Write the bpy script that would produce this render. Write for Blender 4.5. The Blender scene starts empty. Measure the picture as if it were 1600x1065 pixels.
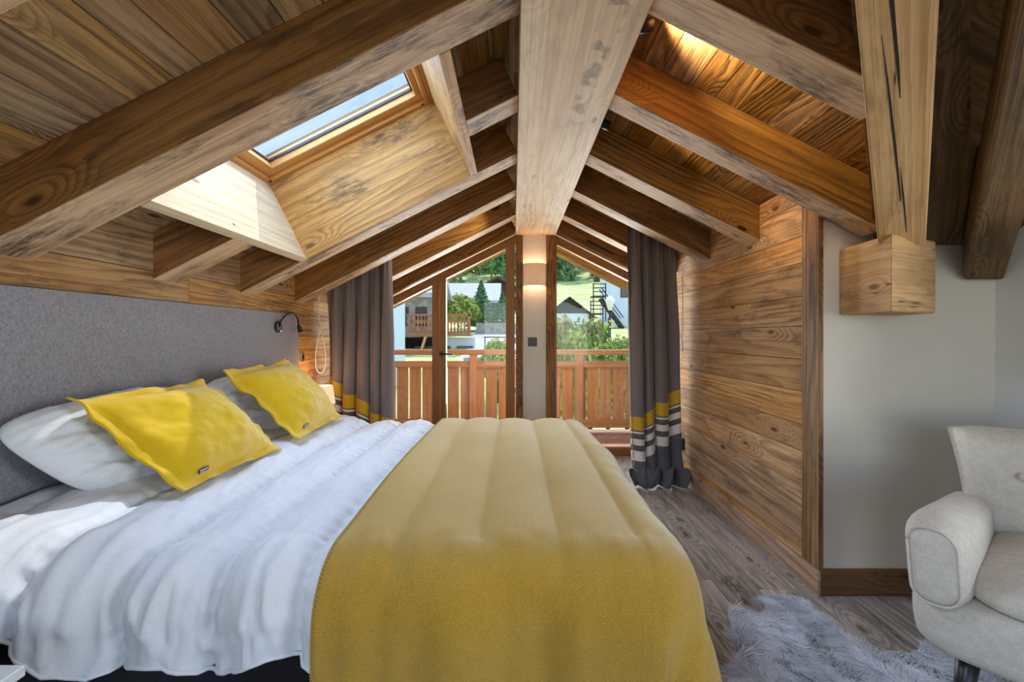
import bpy, bmesh, math, random
import numpy as np
from mathutils import Vector, Matrix, noise as mn

# ------------------------------------------------------------------ camera, light, exposure
SC = bpy.context.scene
COL = SC.collection
R = math.radians
random.seed(7)
F = 711.0                      # focal length in pixels of the 1600 px frame
ZC = 1.10                      # eye height
cam_d = bpy.data.cameras.new('camera')
cam_d.sensor_width = 36.0
cam_d.lens = F / 1600.0 * 36.0
cam_d.shift_x = -2.0 / 1600.0
cam_d.shift_y = -8.0 / 1600.0
cam_d.clip_start = 0.02
cam_d.clip_end = 800
cam = bpy.data.objects.new('camera', cam_d)
cam.location = (0, 0, ZC)
cam.rotation_euler = (R(90), 0, 0)
COL.objects.link(cam)
SC.camera = cam

W = bpy.data.worlds.new('world')
SC.world = W
W.use_nodes = True
wn = W.node_tree
wn.nodes.clear()
wo = wn.nodes.new('ShaderNodeOutputWorld')
wb = wn.nodes.new('ShaderNodeBackground')
ws = wn.nodes.new('ShaderNodeTexSky')
ws.sky_type = 'NISHITA'
ws.sun_disc = False
ws.sun_elevation = R(58)
ws.sun_rotation = R(30)
ws.altitude = 1200
ws.air_density = 1.0
ws.dust_density = 0.6
ws.ozone_density = 1.2
wb.inputs['Strength'].default_value = 0.52
wn.links.new(ws.outputs[0], wb.inputs[0])
wn.links.new(wb.outputs[0], wo.inputs[0])

SUN_DIR = Vector((-0.412, -0.715, -1.327)).normalized()
sd = bpy.data.lights.new('sun', 'SUN')
sd.energy = 4.6
sd.angle = R(0.53)
sd.color = (1.0, 0.965, 0.90)
sun = bpy.data.objects.new('sun', sd)
sun.rotation_euler = SUN_DIR.to_track_quat('-Z', 'Y').to_euler()
sun.location = (6, 6, 10)
COL.objects.link(sun)


def area(name, loc, direction, sx, sy, power, color, spread=180):
    d = bpy.data.lights.new(name, 'AREA')
    d.shape = 'RECTANGLE'
    d.size = sx
    d.size_y = sy
    d.energy = power
    d.color = color
    d.spread = R(spread)
    o = bpy.data.objects.new(name, d)
    o.location = loc
    o.rotation_euler = Vector(direction).to_track_quat('-Z', 'Z').to_euler()
    COL.objects.link(o)
    return o


# daylight by the glazing and skylight, then added fill from unseen openings
area('daylight_gable_glazing', (0.1, 4.40, 1.05), (0, -1, 0.22), 2.2, 1.2, 95, (0.88, 0.93, 1.0))
area('daylight_skylight', (-0.86, 1.88, 2.27), (0.45, 0, -0.89), 0.8, 0.9, 26, (0.60, 0.77, 1.0))
area('fill_added_skylight', (-0.86, -0.32, 2.27), (0.50, 0.05, -0.86), 0.8, 0.85, 23, (0.80, 0.90, 1.0))  # added skylight out of view, brightens the grey wall and armchair
area('fill_rear', (0.9, -1.55, 1.0), (-0.05, 1, 0.15), 1.6, 0.9, 3.5, (0.90, 0.94, 1.0))  # unseen window behind the camera, added as fill
area('fill_side', (3.5, -0.3, 1.2), (-1, 0.25, -0.05), 1.2, 1.1, 46, (0.86, 0.93, 1.0))  # unseen alcove window, added as fill for chair and headboard

SC.view_settings.view_transform = 'Standard'
SC.view_settings.look = 'None'
SC.view_settings.gamma = 1.0
SC.view_settings.use_curve_mapping = False
SC.view_settings.exposure = 0.12

# ------------------------------------------------------------------ helpers


def tag(o, label=None, cat=None, group=None, kind=None):
    if label: o['label'] = label
    if cat: o['category'] = cat
    if group: o['group'] = group
    if kind: o['kind'] = kind
    return o


def empty(name, loc=(0, 0, 0), rz=0.0, **k):
    o = bpy.data.objects.new(name, None)
    o.location = loc
    o.rotation_euler = (0, 0, rz)
    o.empty_display_size = 0.1
    COL.objects.link(o)
    return tag(o, **k)


def link(name, me, mat=None, parent=None, smooth=False, **k):
    o = bpy.data.objects.new(name, me)
    COL.objects.link(o)
    if parent: o.parent = parent
    if mat: me.materials.append(mat)
    if smooth:
        me.polygons.foreach_set('use_smooth', [True] * len(me.polygons))
    return tag(o, **k)


def copy_tree(o, parent=None):
    c = o.copy()
    COL.objects.link(c)
    c.parent = parent
    for ch in [x for x in bpy.data.objects if x.parent == o]:
        copy_tree(ch, c)
    return c


def bevel(o, w=0.004, seg=2):
    m = o.modifiers.new('b', 'BEVEL')
    m.width = w
    m.segments = seg
    m.limit_method = 'ANGLE'
    return o


def subsurf(o, n=2):
    m = o.modifiers.new('s', 'SUBSURF')
    m.levels = n
    m.render_levels = n
    return o


X3 = (Vector((1, 0, 0)), Vector((0, 1, 0)), Vector((0, 0, 1)))


class MB:
    """boxes, tubes, grids gathered into ONE mesh; carries a grain uv and a plank id"""

    def __init__(s):
        s.v = []; s.f = []; s.uv = []; s.pid = []; s.sm = []

    def poly(s, pts, uvs=None, pid=0.0, smooth=False):
        n = len(s.v)
        s.v += [tuple(p) for p in pts]
        s.f.append(list(range(n, n + len(pts))))
        s.uv.append(uvs or [(0, 0)] * len(pts))
        s.pid.append(pid)
        s.sm.append(smooth)
        return s

    def box(s, c, dims, ax=X3, pid=None, taper=None):
        """grain runs along ax[0]"""
        if pid is None: pid = random.random()
        c = Vector(c)
        a, b, d = [Vector(x) for x in ax]
        h = [q / 2 for q in dims]
        n = len(s.v)
        P = []
        for i in (-1, 1):
            for j in (-1, 1):
                for k in (-1, 1):
                    P.append((i * h[0], j * h[1], k * h[2]))
        for p in P:
            s.v.append(tuple(c + a * p[0] + b * p[1] + d * p[2]))
        q = [((0, 1, 3, 2), 'x'), ((4, 6, 7, 5), 'x'), ((0, 4, 5, 1), 'y'), ((2, 3, 7, 6), 'y'), ((0, 2, 6, 4), 'z'), ((1, 5, 7, 3), 'z')]
        for fi, (f, t) in enumerate(q):
            s.f.append([n + i for i in f])
            uv = []
            for i in f:
                p = P[i]
                if t == 'x': uv.append((p[1] * 0.3, p[2]))
                elif t == 'y': uv.append((p[0], p[2] + 3.1 * fi))
                else: uv.append((p[0], p[1] + 3.1 * fi))
            s.uv.append(uv)
            s.pid.append(pid)
            s.sm.append(False)
        return s

    def b2(s, x0, x1, y0, y1, z0, z1, grain='x', pid=None):
        c = ((x0 + x1) / 2, (y0 + y1) / 2, (z0 + z1) / 2)
        d = (abs(x1 - x0), abs(y1 - y0), abs(z1 - z0))
        if grain == 'x': return s.box(c, d, X3, pid)
        if grain == 'y': return s.box(c, (d[1], d[0], d[2]), (X3[1], X3[0], X3[2]), pid)
        return s.box(c, (d[2], d[0], d[1]), (X3[2], X3[0], X3[1]), pid)

    def tube(s, pts, r, seg=10, caps=True, pid=0.0):
        pts = [Vector(p) for p in pts]
        rr = r if isinstance(r, (list, tuple)) else [r] * len(pts)
        n0 = len(s.v)
        up = None
        for i, p in enumerate(pts):
            t = (pts[min(i + 1, len(pts) - 1)] - pts[max(i - 1, 0)]).normalized()
            if up is None:
                up = t.orthogonal().normalized()
            else:
                up = (up - t * up.dot(t))
                up = up.normalized() if up.length > 1e-6 else t.orthogonal().normalized()
            sd_ = t.cross(up)
            for k in range(seg):
                a = 2 * math.pi * k / seg
                s.v.append(tuple(p + (up * math.cos(a) + sd_ * math.sin(a)) * rr[i]))
        L = 0
        for i in range(len(pts) - 1):
            d = (pts[i + 1] - pts[i]).length
            for k in range(seg):
                k2 = (k + 1) % seg
                s.f.append([n0 + i * seg + k, n0 + i * seg + k2, n0 + (i + 1) * seg + k2, n0 + (i + 1) * seg + k])
                s.uv.append([(L, k * .02), (L, k * .02 + .02), (L + d, k * .02 + .02), (L + d, k * .02)])
                s.pid.append(pid); s.sm.append(True)
            L += d
        if caps:
            for base, rev in ((n0, True), (n0 + (len(pts) - 1) * seg, False)):
                f = [base + k for k in range(seg)]
                if rev: f.reverse()
                s.f.append(f); s.uv.append([(0, 0)] * seg); s.pid.append(pid); s.sm.append(False)
        return s

    def lathe(s, c, prof, seg=24, pid=0.0):
        """prof: list of (radius, z)"""
        n0 = len(s.v)
        for (r, z) in prof:
            for k in range(seg):
                a = 2 * math.pi * k / seg
                s.v.append((c[0] + r * math.cos(a), c[1] + r * math.sin(a), c[2] + z))
        for i in range(len(prof) - 1):
            for k in range(seg):
                k2 = (k + 1) % seg
                s.f.append([n0 + i * seg + k, n0 + i * seg + k2, n0 + (i + 1) * seg + k2, n0 + (i + 1) * seg + k])
                s.uv.append([(0, 0)] * 4); s.pid.append(pid); s.sm.append(True)
        return s

    def prism(s, poly, y0, y1, grain='x', pid=None):
        """poly of (x, z) extruded from y0 to y1"""
        if pid is None: pid = random.random()
        def uv(x, y, z):
            return (x, z) if grain == 'x' else (z, x)
        A = [(x, y0, z) for x, z in poly]
        B = [(x, y1, z) for x, z in poly]
        s.poly(A, [uv(*p) for p in A], pid)
        s.poly(B[::-1], [uv(*p) for p in B[::-1]], pid)
        n = len(poly)
        for i in range(n):
            j = (i + 1) % n
            q = [A[j], A[i], B[i], B[j]]
            s.poly(q, [(p[0] * .7 + p[2] * .7, p[1]) for p in q], pid)
        return s

    def grid(s, P, smooth=True, pid=0.0, uv=None, closed=False):
        """P: array (n, m, 3)"""
        P = np.asarray(P)
        n, m = P.shape[:2]
        n0 = len(s.v)
        s.v += [tuple(x) for x in P.reshape(-1, 3)]
        for i in range(n - 1):
            for j in range(m if closed else m - 1):
                j2 = (j + 1) % m
                s.f.append([n0 + i * m + j, n0 + (i + 1) * m + j, n0 + (i + 1) * m + j2, n0 + i * m + j2])
                if uv is None: s.uv.append([(0, 0)] * 4)
                else: s.uv.append([tuple(uv[i][j]), tuple(uv[i + 1][j]), tuple(uv[i + 1][j2]), tuple(uv[i][j2])])
                s.pid.append(pid); s.sm.append(smooth)
        return s

    def mesh(s, name):
        me = bpy.data.meshes.new(name)
        me.from_pydata(s.v, [], s.f)
        ul = me.uv_layers.new(name='grain')
        flat = [c for face in s.uv for p in face for c in p]
        ul.data.foreach_set('uv', flat)
        at = me.attributes.new('pid', 'FLOAT', 'FACE')
        at.data.foreach_set('value', s.pid)
        me.polygons.foreach_set('use_smooth', s.sm)
        me.validate()
        me.update()
        return me

    def build(s, name, mat, parent=None, bev=0, weld=False, **k):
        me = s.mesh(name)
        if weld:
            bm = bmesh.new(); bm.from_mesh(me)
            bmesh.ops.remove_doubles(bm, verts=bm.verts, dist=1e-5)
            bmesh.ops.recalc_face_normals(bm, faces=bm.faces)
            bm.to_mesh(me); bm.free()
        me.materials.append(mat)
        o = bpy.data.objects.new(name, me)
        COL.objects.link(o)
        if parent: o.parent = parent
        if bev: bevel(o, bev)
        return tag(o, **k)


def rebase(o, loc):
    """put the object's origin at loc, the mesh staying where it is"""
    loc = Vector(loc)
    o.data.transform(Matrix.Translation(-loc))
    o.location = loc
    return o


# ------------------------------------------------------------------ materials
class N:
    def __init__(s, name):
        s.m = bpy.data.materials.new(name)
        s.m.use_nodes = True
        s.t = s.m.node_tree
        s.t.nodes.clear()
        s.out = s.t.nodes.new('ShaderNodeOutputMaterial')
        s.p = s.t.nodes.new('ShaderNodeBsdfPrincipled')
        s.t.links.new(s.p.outputs[0], s.out.inputs[0])

    def n(s, typ, **k):
        x = s.t.nodes.new('ShaderNode' + typ)
        for a, b in k.items(): setattr(x, a, b)
        return x

    def l(s, a, b): s.t.links.new(a, b)

    def setv(s, sock, v):
        if hasattr(v, 'is_linked'): s.l(v, sock)
        else: sock.default_value = v

    def math(s, op, a, b=None, c=None):
        x = s.n('Math', operation=op)
        s.setv(x.inputs[0], a)
        if b is not None: s.setv(x.inputs[1], b)
        if c is not None: s.setv(x.inputs[2], c)
        return x.outputs[0]

    def mix(s, f, a, b, mode='MIX'):
        x = s.n('Mix', data_type='RGBA', blend_type=mode)
        s.setv(x.inputs[0], f)
        s.setv(x.inputs[6], a if hasattr(a, 'is_linked') else (*a, 1))
        s.setv(x.inputs[7], b if hasattr(b, 'is_linked') else (*b, 1))
        return x.outputs[2]

    def ss(s, v, a, b):
        x = s.n('MapRange', interpolation_type='SMOOTHSTEP')
        s.setv(x.inputs[0], v)
        x.inputs[1].default_value = a
        x.inputs[2].default_value = b
        return x.outputs[0]

    def vec(s, x, y, z=0.0):
        c = s.n('CombineXYZ')
        for i, q in enumerate((x, y, z)): s.setv(c.inputs[i], q)
        return c.outputs[0]

    def noise(s, v, scale=1, detail=3, rough=.5, dist=0.0):
        x = s.n('TexNoise')
        s.l(v, x.inputs['Vector'])
        x.inputs['Scale'].default_value = scale
        x.inputs['Detail'].default_value = detail
        x.inputs['Roughness'].default_value = rough
        x.inputs['Distortion'].default_value = dist
        return x.outputs[0]

    def bump(s, h, strength=.3, dist=.01):
        b = s.n('Bump')
        b.inputs['Strength'].default_value = strength
        b.inputs['Distance'].default_value = dist
        s.l(h, b.inputs['Height'])
        s.l(b.outputs[0], s.p.inputs['Normal'])

    def rough(s, v): s.setv(s.p.inputs['Roughness'], v)
    def color(s, v): s.setv(s.p.inputs['Base Color'], v if hasattr(v, 'is_linked') else (*v, 1))


def sr(r, g, b):
    def c(x):
        x /= 255
        return x / 12.92 if x <= .04045 else ((x + .055) / 1.055) ** 2.4
    return (c(r), c(g), c(b))


def wood(name, dark, mid, light, rings=1.0, ringf=9.0, stain=.35, tint=.25, rough=.6, bump=.35, worm=0.0, pale=.5, knots=1.0, crack=0.3, stlo=.50):
    m = N(name)
    uv = m.n('UVMap', uv_map='grain').outputs[0]
    sep = m.n('SeparateXYZ'); m.l(uv, sep.inputs[0])
    u, v = sep.outputs[0], sep.outputs[1]
    at = m.n('Attribute', attribute_name='pid').outputs['Fac']
    oi = m.n('ObjectInfo').outputs['Random']
    pid = m.math('ADD', at, m.math('MULTIPLY', oi, 3.7))
    off = m.math('MULTIPLY', pid, 23.7)
    def V(su, sv):
        return m.vec(m.math('MULTIPLY_ADD', u, su, off), m.math('MULTIPLY', v, sv), off)
    low = m.noise(V(.5, 3.4), 1, 2, .4)
    wob = m.noise(V(2.6, 26), 1, 3, .55)
    streak = m.noise(V(.9, 80), 1, 3, .6)
    g = m.math('ADD', m.math('MULTIPLY', low, ringf * 1.7), m.math('MULTIPLY', v, ringf * 2.6))
    # knots pull the rings round them
    vo = m.n('TexVoronoi', feature='F1', voronoi_dimensions='2D')
    m.l(V(2.5, 7.0), vo.inputs['Vector']); vo.inputs['Scale'].default_value = 1.0
    kd = vo.outputs['Distance']
    sc = m.n("SeparateColor"); m.l(vo.outputs['Color'], sc.inputs[0])
    sel = m.ss(sc.outputs[0], .76, .80)
    knot = m.math('MULTIPLY', m.math('SUBTRACT', 1.0, m.ss(kd, .04, .10)), sel)
    halo = m.math('MULTIPLY', m.math('SUBTRACT', 1.0, m.ss(kd, .05, .55)), sel)
    g = m.math('ADD', g, m.math('MULTIPLY', halo, 4.0 * knots))
    g = m.math('ADD', g, m.math('MULTIPLY', wob, 1.5))
    fr = m.math('FRACT', g)
    ring = m.math('MULTIPLY', m.ss(fr, .25, .85), m.math('SUBTRACT', 1.0, m.ss(fr, .88, 1.0)))
    rmask = m.math('MULTIPLY_ADD', m.ss(m.noise(V(.9, 5), 1, 2), .38, .62), .6, .4)
    ring = m.math('MULTIPLY', ring, rmask)
    fib = m.noise(V(5, 190), 1, 3, .6)
    big = m.noise(V(1.1, 5), 1, 3, .6)
    c = m.mix(m.math('MULTIPLY', ring, min(1, .85 * rings)), mid, dark)
    c = m.mix(m.math('MULTIPLY', m.ss(big, .42, .68), pale), c, light)
    c = m.mix(m.math('MULTIPLY', m.ss(streak, .44, .66), .38), c, dark)
    c = m.mix(m.math('MULTIPLY', m.ss(fib, .45, .75), .33), c, dark)
    st = m.math('MULTIPLY', m.ss(m.noise(V(3.2, 9), 1, 5, .68), stlo, stlo + .18), stain)
    st = m.math('MULTIPLY', st, m.ss(m.noise(V(16, 90), 1, 3, .7), .30, .62))
    c = m.mix(st, c, (.035, .028, .022))
    c = m.mix(m.math('MULTIPLY', knot, .8 * knots), c, tuple(q * .45 for q in dark))
    if crack:
        cr = m.noise(V(.9, 26), 1, 2, .5)
        ck = m.math('MULTIPLY', m.math('SUBTRACT', 1.0, m.ss(m.math('ABSOLUTE', m.math('SUBTRACT', cr, .5)), .0, .012)),
                    m.ss(m.noise(V(1.7, 8), 1, 1), .55, .62))
        c = m.mix(m.math('MULTIPLY', ck, crack), c, (.015, .01, .008))
    if worm:
        wv = m.n('TexVoronoi', feature='DISTANCE_TO_EDGE')
        wsx = m.noise(V(30, 30), 1, 2)
        m.l(m.vec(m.math('MULTIPLY_ADD', u, 46, m.math('MULTIPLY', wsx, 1.6)), m.math('MULTIPLY_ADD', v, 58, wsx), 0.0), wv.inputs['Vector'])
        wm = m.math('SUBTRACT', 1.0, m.ss(wv.outputs['Distance'], .05, .15))
        wm = m.math('MULTIPLY', wm, m.ss(m.noise(V(14, 14), 1, 1), .50, .58))
        band = m.math('SUBTRACT', 1.0, m.ss(m.math('ABSOLUTE', m.math('ADD', v, m.math('MULTIPLY_ADD', m.noise(V(2.5, 0.5), 1, 1), .06, -12.51 + worm * 0))), .015, .045))
        band = m.math('MULTIPLY', band, m.math('SUBTRACT', 1.0, m.ss(u, .55, .95)))
        wm = m.math('MULTIPLY', wm, band)
        c = m.mix(wm, c, (.05, .035, .02))
    hsv = m.n('HueSaturation')
    m.setv(hsv.inputs['Value'], m.math('MULTIPLY_ADD', m.math('FRACT', m.math('MULTIPLY', pid, 7.31)), tint * 2, 1 - tint))
    m.setv(hsv.inputs['Saturation'], m.math('MULTIPLY_ADD', m.math('FRACT', m.math('MULTIPLY', pid, 3.77)), tint, 1 - tint / 2))
    m.l(c, hsv.inputs['Color'])
    m.color(hsv.outputs[0])
    m.rough(rough)
    m.p.inputs['Specular IOR Level'].default_value = .3
    h = m.math('ADD', m.math('MULTIPLY', fib, .5), m.math('ADD', m.math('MULTIPLY', ring, .35), m.math('MULTIPLY', streak, .5)))
    m.bump(h, bump, .004)
    return m.m


def plain(name, col, rough=.5, metal=0.0, var=.0, scale=20, bump=0.0, spec=.5, emit=None, estr=0, sheen=0.0):
    m = N(name)
    tc = m.n('TexCoord').outputs['Object']
    if var or bump:
        nz = m.noise(tc, scale, 4, .6)
        if var: m.color(m.mix(m.ss(nz, .3, .7), tuple(q * (1 - var) for q in col), tuple(min(1, q * (1 + var)) for q in col)))
        if bump: m.bump(nz, bump, .003)
    if not var: m.color(col)
    m.rough(rough)
    m.p.inputs['Metallic'].default_value = metal
    m.p.inputs['Specular IOR Level'].default_value = spec
    if sheen:
        m.p.inputs['Sheen Weight'].default_value = sheen
    if emit:
        m.p.inputs['Emission Color'].default_value = (*emit, 1)
        m.p.inputs['Emission Strength'].default_value = estr
    return m.m


def fabric(name, col, col2, scale=900, rough=.9, mott=.25, bump=.3, sheen=.2, lowscale=9):
    m = N(name)
    tc = m.n('TexCoord').outputs['Object']
    mp = m.n('Mapping'); m.l(tc, mp.inputs[0]); mp.inputs['Scale'].default_value = (1, 1, .35)
    mq = m.n('Mapping'); m.l(tc, mq.inputs[0]); mq.inputs['Scale'].default_value = (.25, .25, 1)
    mp.inputs['Scale'].default_value = (1, 1, .25)
    a = m.math('MULTIPLY', m.math('ADD', m.noise(mp.outputs[0], scale, 2, .7), m.noise(mq.outputs[0], scale, 2, .7)), .5)
    b = m.noise(tc, lowscale, 3, .6)
    f = m.math('ADD', m.math('MULTIPLY', m.ss(a, .3, .7), .75), m.math('MULTIPLY', m.ss(b, .3, .7), mott))
    m.color(m.mix(f, col, col2))
    m.rough(rough)
    m.p.inputs['Specular IOR Level'].default_value = .2
    m.p.inputs['Sheen Weight'].default_value = sheen
    m.bump(a, bump, .0015)
    return m.m


def glass_mat(name, tint=(1, 1, 1), refl=1.0):
    m = N(name)
    m.t.nodes.remove(m.p)
    tr = m.n('BsdfTransparent'); tr.inputs[0].default_value = (*tint, 1)
    gl = m.n('BsdfGlossy'); gl.inputs['Roughness'].default_value = .01
    fr = m.n('Fresnel'); fr.inputs[0].default_value = 1.45
    mx = m.n('MixShader')
    m.setv(mx.inputs[0], m.math('MULTIPLY', fr.outputs[0], refl))
    m.l(tr.outputs[0], mx.inputs[1]); m.l(gl.outputs[0], mx.inputs[2])
    m.l(mx.outputs[0], m.out.inputs[0])
    return m.m


M = {}
M['rafter'] = wood('rafter_wood', sr(74, 46, 22), sr(156, 108, 58), sr(178, 136, 88), ringf=6, stain=.6, tint=.10, pale=.45)
M['rafter_pale_lit'] = wood('rafter_pale_lit_underside', sr(136, 98, 62), sr(208, 170, 128), sr(226, 200, 168), ringf=5, stain=.9, tint=.06, pale=.6, rings=.7, stlo=.45)  # paler than the sides, partly light on the undersides put into the colour
M['rafter_orange'] = wood('rafter_orange_wood', sr(78, 48, 18), sr(172, 124, 58), sr(186, 148, 88), ringf=9, rings=1.15, stain=.45, tint=.06, pale=.3, knots=1.6)
M['ridge'] = wood('ridge_wood', sr(168, 134, 96), sr(222, 192, 152), sr(236, 214, 182), ringf=5, rings=.6, stain=.28, tint=.0, worm=.03, pale=.6, crack=.6)
M['valley'] = wood('valley_wood', sr(150, 108, 62), sr(204, 162, 110), sr(214, 178, 130), ringf=5, rings=.7, stain=.35, tint=.0, pale=.5, crack=.9)
M['ceil'] = wood('ceiling_plank_wood', sr(72, 50, 30), sr(168, 128, 82), sr(202, 170, 124), ringf=9, stain=.6, tint=.28, pale=.55, bump=.7)
M['ceil_warm'] = wood('ceiling_plank_reclaimed_wood', sr(62, 38, 18), sr(166, 118, 64), sr(212, 168, 106), ringf=11, rings=1.15, stain=.7, tint=.40, pale=.5, bump=.8)
M['wall'] = wood('wall_plank_wood', sr(100, 62, 34), sr(194, 146, 94), sr(216, 178, 130), ringf=7, stain=.6, tint=.24, pale=.55, rough=.8)
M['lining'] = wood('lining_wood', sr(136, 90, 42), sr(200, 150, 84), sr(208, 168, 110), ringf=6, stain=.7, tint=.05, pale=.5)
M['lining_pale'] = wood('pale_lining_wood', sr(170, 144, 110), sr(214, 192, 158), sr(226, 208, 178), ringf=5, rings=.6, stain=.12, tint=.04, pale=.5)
M['frame'] = wood('window_frame_wood', sr(112, 74, 44), sr(164, 118, 76), sr(176, 132, 88), ringf=4, rings=.4, stain=.0, tint=.05, knots=.0, rough=.45, bump=.1, crack=0)
M['pine'] = wood('skylight_pine', sr(190, 130, 70), sr(222, 170, 104), sr(226, 180, 120), ringf=4, rings=.4, stain=.0, tint=.05, knots=.0, rough=.35, bump=.05, crack=0)
M['post'] = wood('old_post_wood', sr(58, 36, 20), sr(150, 108, 68), sr(192, 152, 108), ringf=9, rings=1.15, stain=.8, tint=.1, pale=.6, bump=.9)
M['base'] = wood('baseboard_wood', sr(134, 96, 72), sr(192, 154, 124), sr(204, 172, 144), ringf=5, stain=.3, tint=.06)
M['base_brown'] = wood('brown_baseboard_wood', sr(74, 46, 26), sr(122, 86, 54), sr(140, 104, 70), ringf=5, stain=.3, tint=.06)
M['darkwood'] = wood('dark_wood', sr(54, 38, 20), sr(120, 90, 54), sr(140, 110, 72), ringf=6, stain=.6, tint=.12)
M['floor'] = wood('floor_wood', sr(92, 80, 74), sr(178, 164, 152), sr(206, 196, 186), ringf=7, stain=.8, tint=.16, pale=.6, rough=.45, bump=.25)
M['rail'] = wood('balcony_wood', sr(140, 86, 48), sr(194, 134, 86), sr(206, 148, 98), ringf=5, rings=.5, stain=.0, tint=.10, knots=.4, rough=.4, bump=.1, crack=0)
M['deck'] = wood('deck_wood', sr(116, 78, 58), sr(164, 118, 90), sr(176, 132, 104), ringf=5, stain=.1, tint=.12)
M['barn'] = wood('barn_wood', sr(40, 28, 20), sr(74, 54, 42), sr(90, 70, 56), ringf=6, stain=.4, tint=.2, bump=.2)
M['grey'] = plain('grey_plaster', sr(220, 214, 202), .9, var=.02, scale=6, bump=.05)
M['white'] = plain('white_plaster', sr(226, 226, 224), .9, var=.01, scale=6, bump=.05)
M['headboard'] = fabric('headboard_wool', sr(104, 102, 108), sr(160, 158, 164), 420, mott=.25, sheen=.3, lowscale=90)
M['duvet'] = fabric('white_cotton', sr(208, 209, 214), sr(226, 227, 231), 500, rough=.75, mott=.1, bump=.06, sheen=.15)
M['pillow'] = fabric('pillow_cotton', sr(212, 214, 218), sr(230, 231, 234), 500, rough=.75, mott=.1, bump=.06, sheen=.15)
M['yellow'] = fabric('yellow_felt', sr(200, 160, 6), sr(218, 182, 26), 600, mott=.2, bump=.25, sheen=.35)
M['linen'] = fabric('armchair_linen', sr(182, 172, 158), sr(226, 218, 206), 800, mott=.25, bump=.4, sheen=.2, lowscale=40)
M['black'] = plain('black_plastic', (.012, .012, .013), .35)
M['blackmetal'] = plain('black_metal', (.02, .02, .022), .4, .6)
M['bronze'] = plain('dark_bronze', (.05, .04, .03), .4, .9)
M['steel'] = plain('steel', (.6, .6, .6), .3, 1.0)
M['bedbase'] = fabric('bed_base_fabric', sr(26, 24, 26), sr(48, 44, 46), 500)
M['cord'] = plain('cord', sr(225, 215, 200), .8)
M['glass'] = glass_mat('window_glass', (.97, .985, .98), .6)
M['sglass'] = glass_mat('skylight_glass', (.93, .97, 1.0), .5)
M['gasket'] = plain('gasket', (.03, .035, .04), .5)
M['tabletop'] = plain('glossy_white_top', (.75, .78, .8), .12)
M['shade'] = None


def stripes_mat():
    m = N('curtain_cloth')
    tc = m.n('TexCoord').outputs['Object']
    uv = m.n('UVMap', uv_map='grain').outputs[0]
    sp = m.n('SeparateXYZ'); m.l(uv, sp.inputs[0])
    h = sp.outputs[1]                       # height on the cloth, metres above the lower edge of the yellow band
    a = m.noise(tc, 420, 3, .7)
    base = m.mix(m.ss(a, .3, .7), sr(92, 84, 82), sr(134, 124, 122))
    yel = m.mix(m.ss(a, .3, .7), sr(186, 146, 14), sr(214, 174, 28))
    wht = m.mix(m.ss(a, .3, .7), sr(214, 208, 196), sr(236, 230, 220))
    drk = m.mix(m.ss(a, .3, .7), sr(74, 68, 62), sr(108, 98, 88))
    gry = m.mix(m.ss(a, .3, .7), sr(74, 72, 74), sr(104, 102, 104))
    def band(lo, hi):
        return m.math('MULTIPLY', m.math('GREATER_THAN', h, lo), m.math('LESS_THAN', h, hi))
    c = m.mix(m.math('LESS_THAN', h, 0.0), base, gry)
    c = m.mix(band(0, .10), c, yel)
    c = m.mix(band(-.024, -.010), c, wht)
    c = m.mix(band(-.064, -.024), c, drk)
    c = m.mix(band(-.110, -.064), c, wht)
    c = m.mix(band(-.152, -.110), c, drk)
    c = m.mix(band(-.222, -.152), c, wht)
    m.color(c)
    m.rough(.9)
    m.p.inputs['Sheen Weight'].default_value = .2
    m.bump(a, .3, .0015)
    return m.m


def blanket_mat():
    m = N('throw_wool')
    uv = m.n('UVMap', uv_map='grain').outputs[0]
    sp = m.n('SeparateXYZ'); m.l(uv, sp.inputs[0])
    u, v = sp.outputs[0], sp.outputs[1]
    tri = m.math('ABSOLUTE', m.math('SUBTRACT', m.math('FRACT', m.math('MULTIPLY', u, 42)), .5))
    her = m.math('SINE', m.math('MULTIPLY', m.math('ADD', m.math('MULTIPLY', v, 260), m.math('MULTIPLY', tri, 5.0)), 6.2832))
    tc = m.n('TexCoord').outputs['Object']
    a = m.noise(tc, 420, 4, .75)
    b = m.noise(tc, 14, 3, .6)
    f = m.math('ADD', m.math('MULTIPLY', m.math('MULTIPLY_ADD', her, .5, .5), .30), m.math('ADD', m.math('MULTIPLY', m.ss(a, .35, .65), .45), m.math('MULTIPLY', b, .25)))
    m.color(m.mix(f, sr(128, 88, 2), sr(200, 160, 62)))
    m.rough(.95)
    m.p.inputs['Specular IOR Level'].default_value = .15
    m.p.inputs['Sheen Weight'].default_value = .6
    m.p.inputs['Sheen Roughness'].default_value = .5
    m.p.inputs['Sheen Tint'].default_value = (1, .95, .75, 1)
    m.bump(m.math('ADD', m.math('MULTIPLY', her, .3), a), .35, .0012)
    return m.m


M['curtain'] = stripes_mat()
M['blanket'] = blanket_mat()


def shade_mat(name, col, strength):
    m = N(name)
    m.color(col)
    m.rough(.8)
    m.p.inputs['Emission Color'].default_value = (1.0, .62, .36, 1)
    m.p.inputs['Emission Strength'].default_value = strength
    tc = m.n('TexCoord').outputs['Object']
    m.bump(m.noise(tc, 300, 3, .7), .2, .001)
    return m.m


M['shade'] = shade_mat('wall_lamp_shade', sr(214, 178, 148), .28)
M['shade2'] = shade_mat('bedside_lamp_shade', sr(230, 196, 170), .75)
M['bulb'] = plain('glowing_bulb', (1, .8, .6), .5, emit=(1, .6, .3), estr=12)

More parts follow.
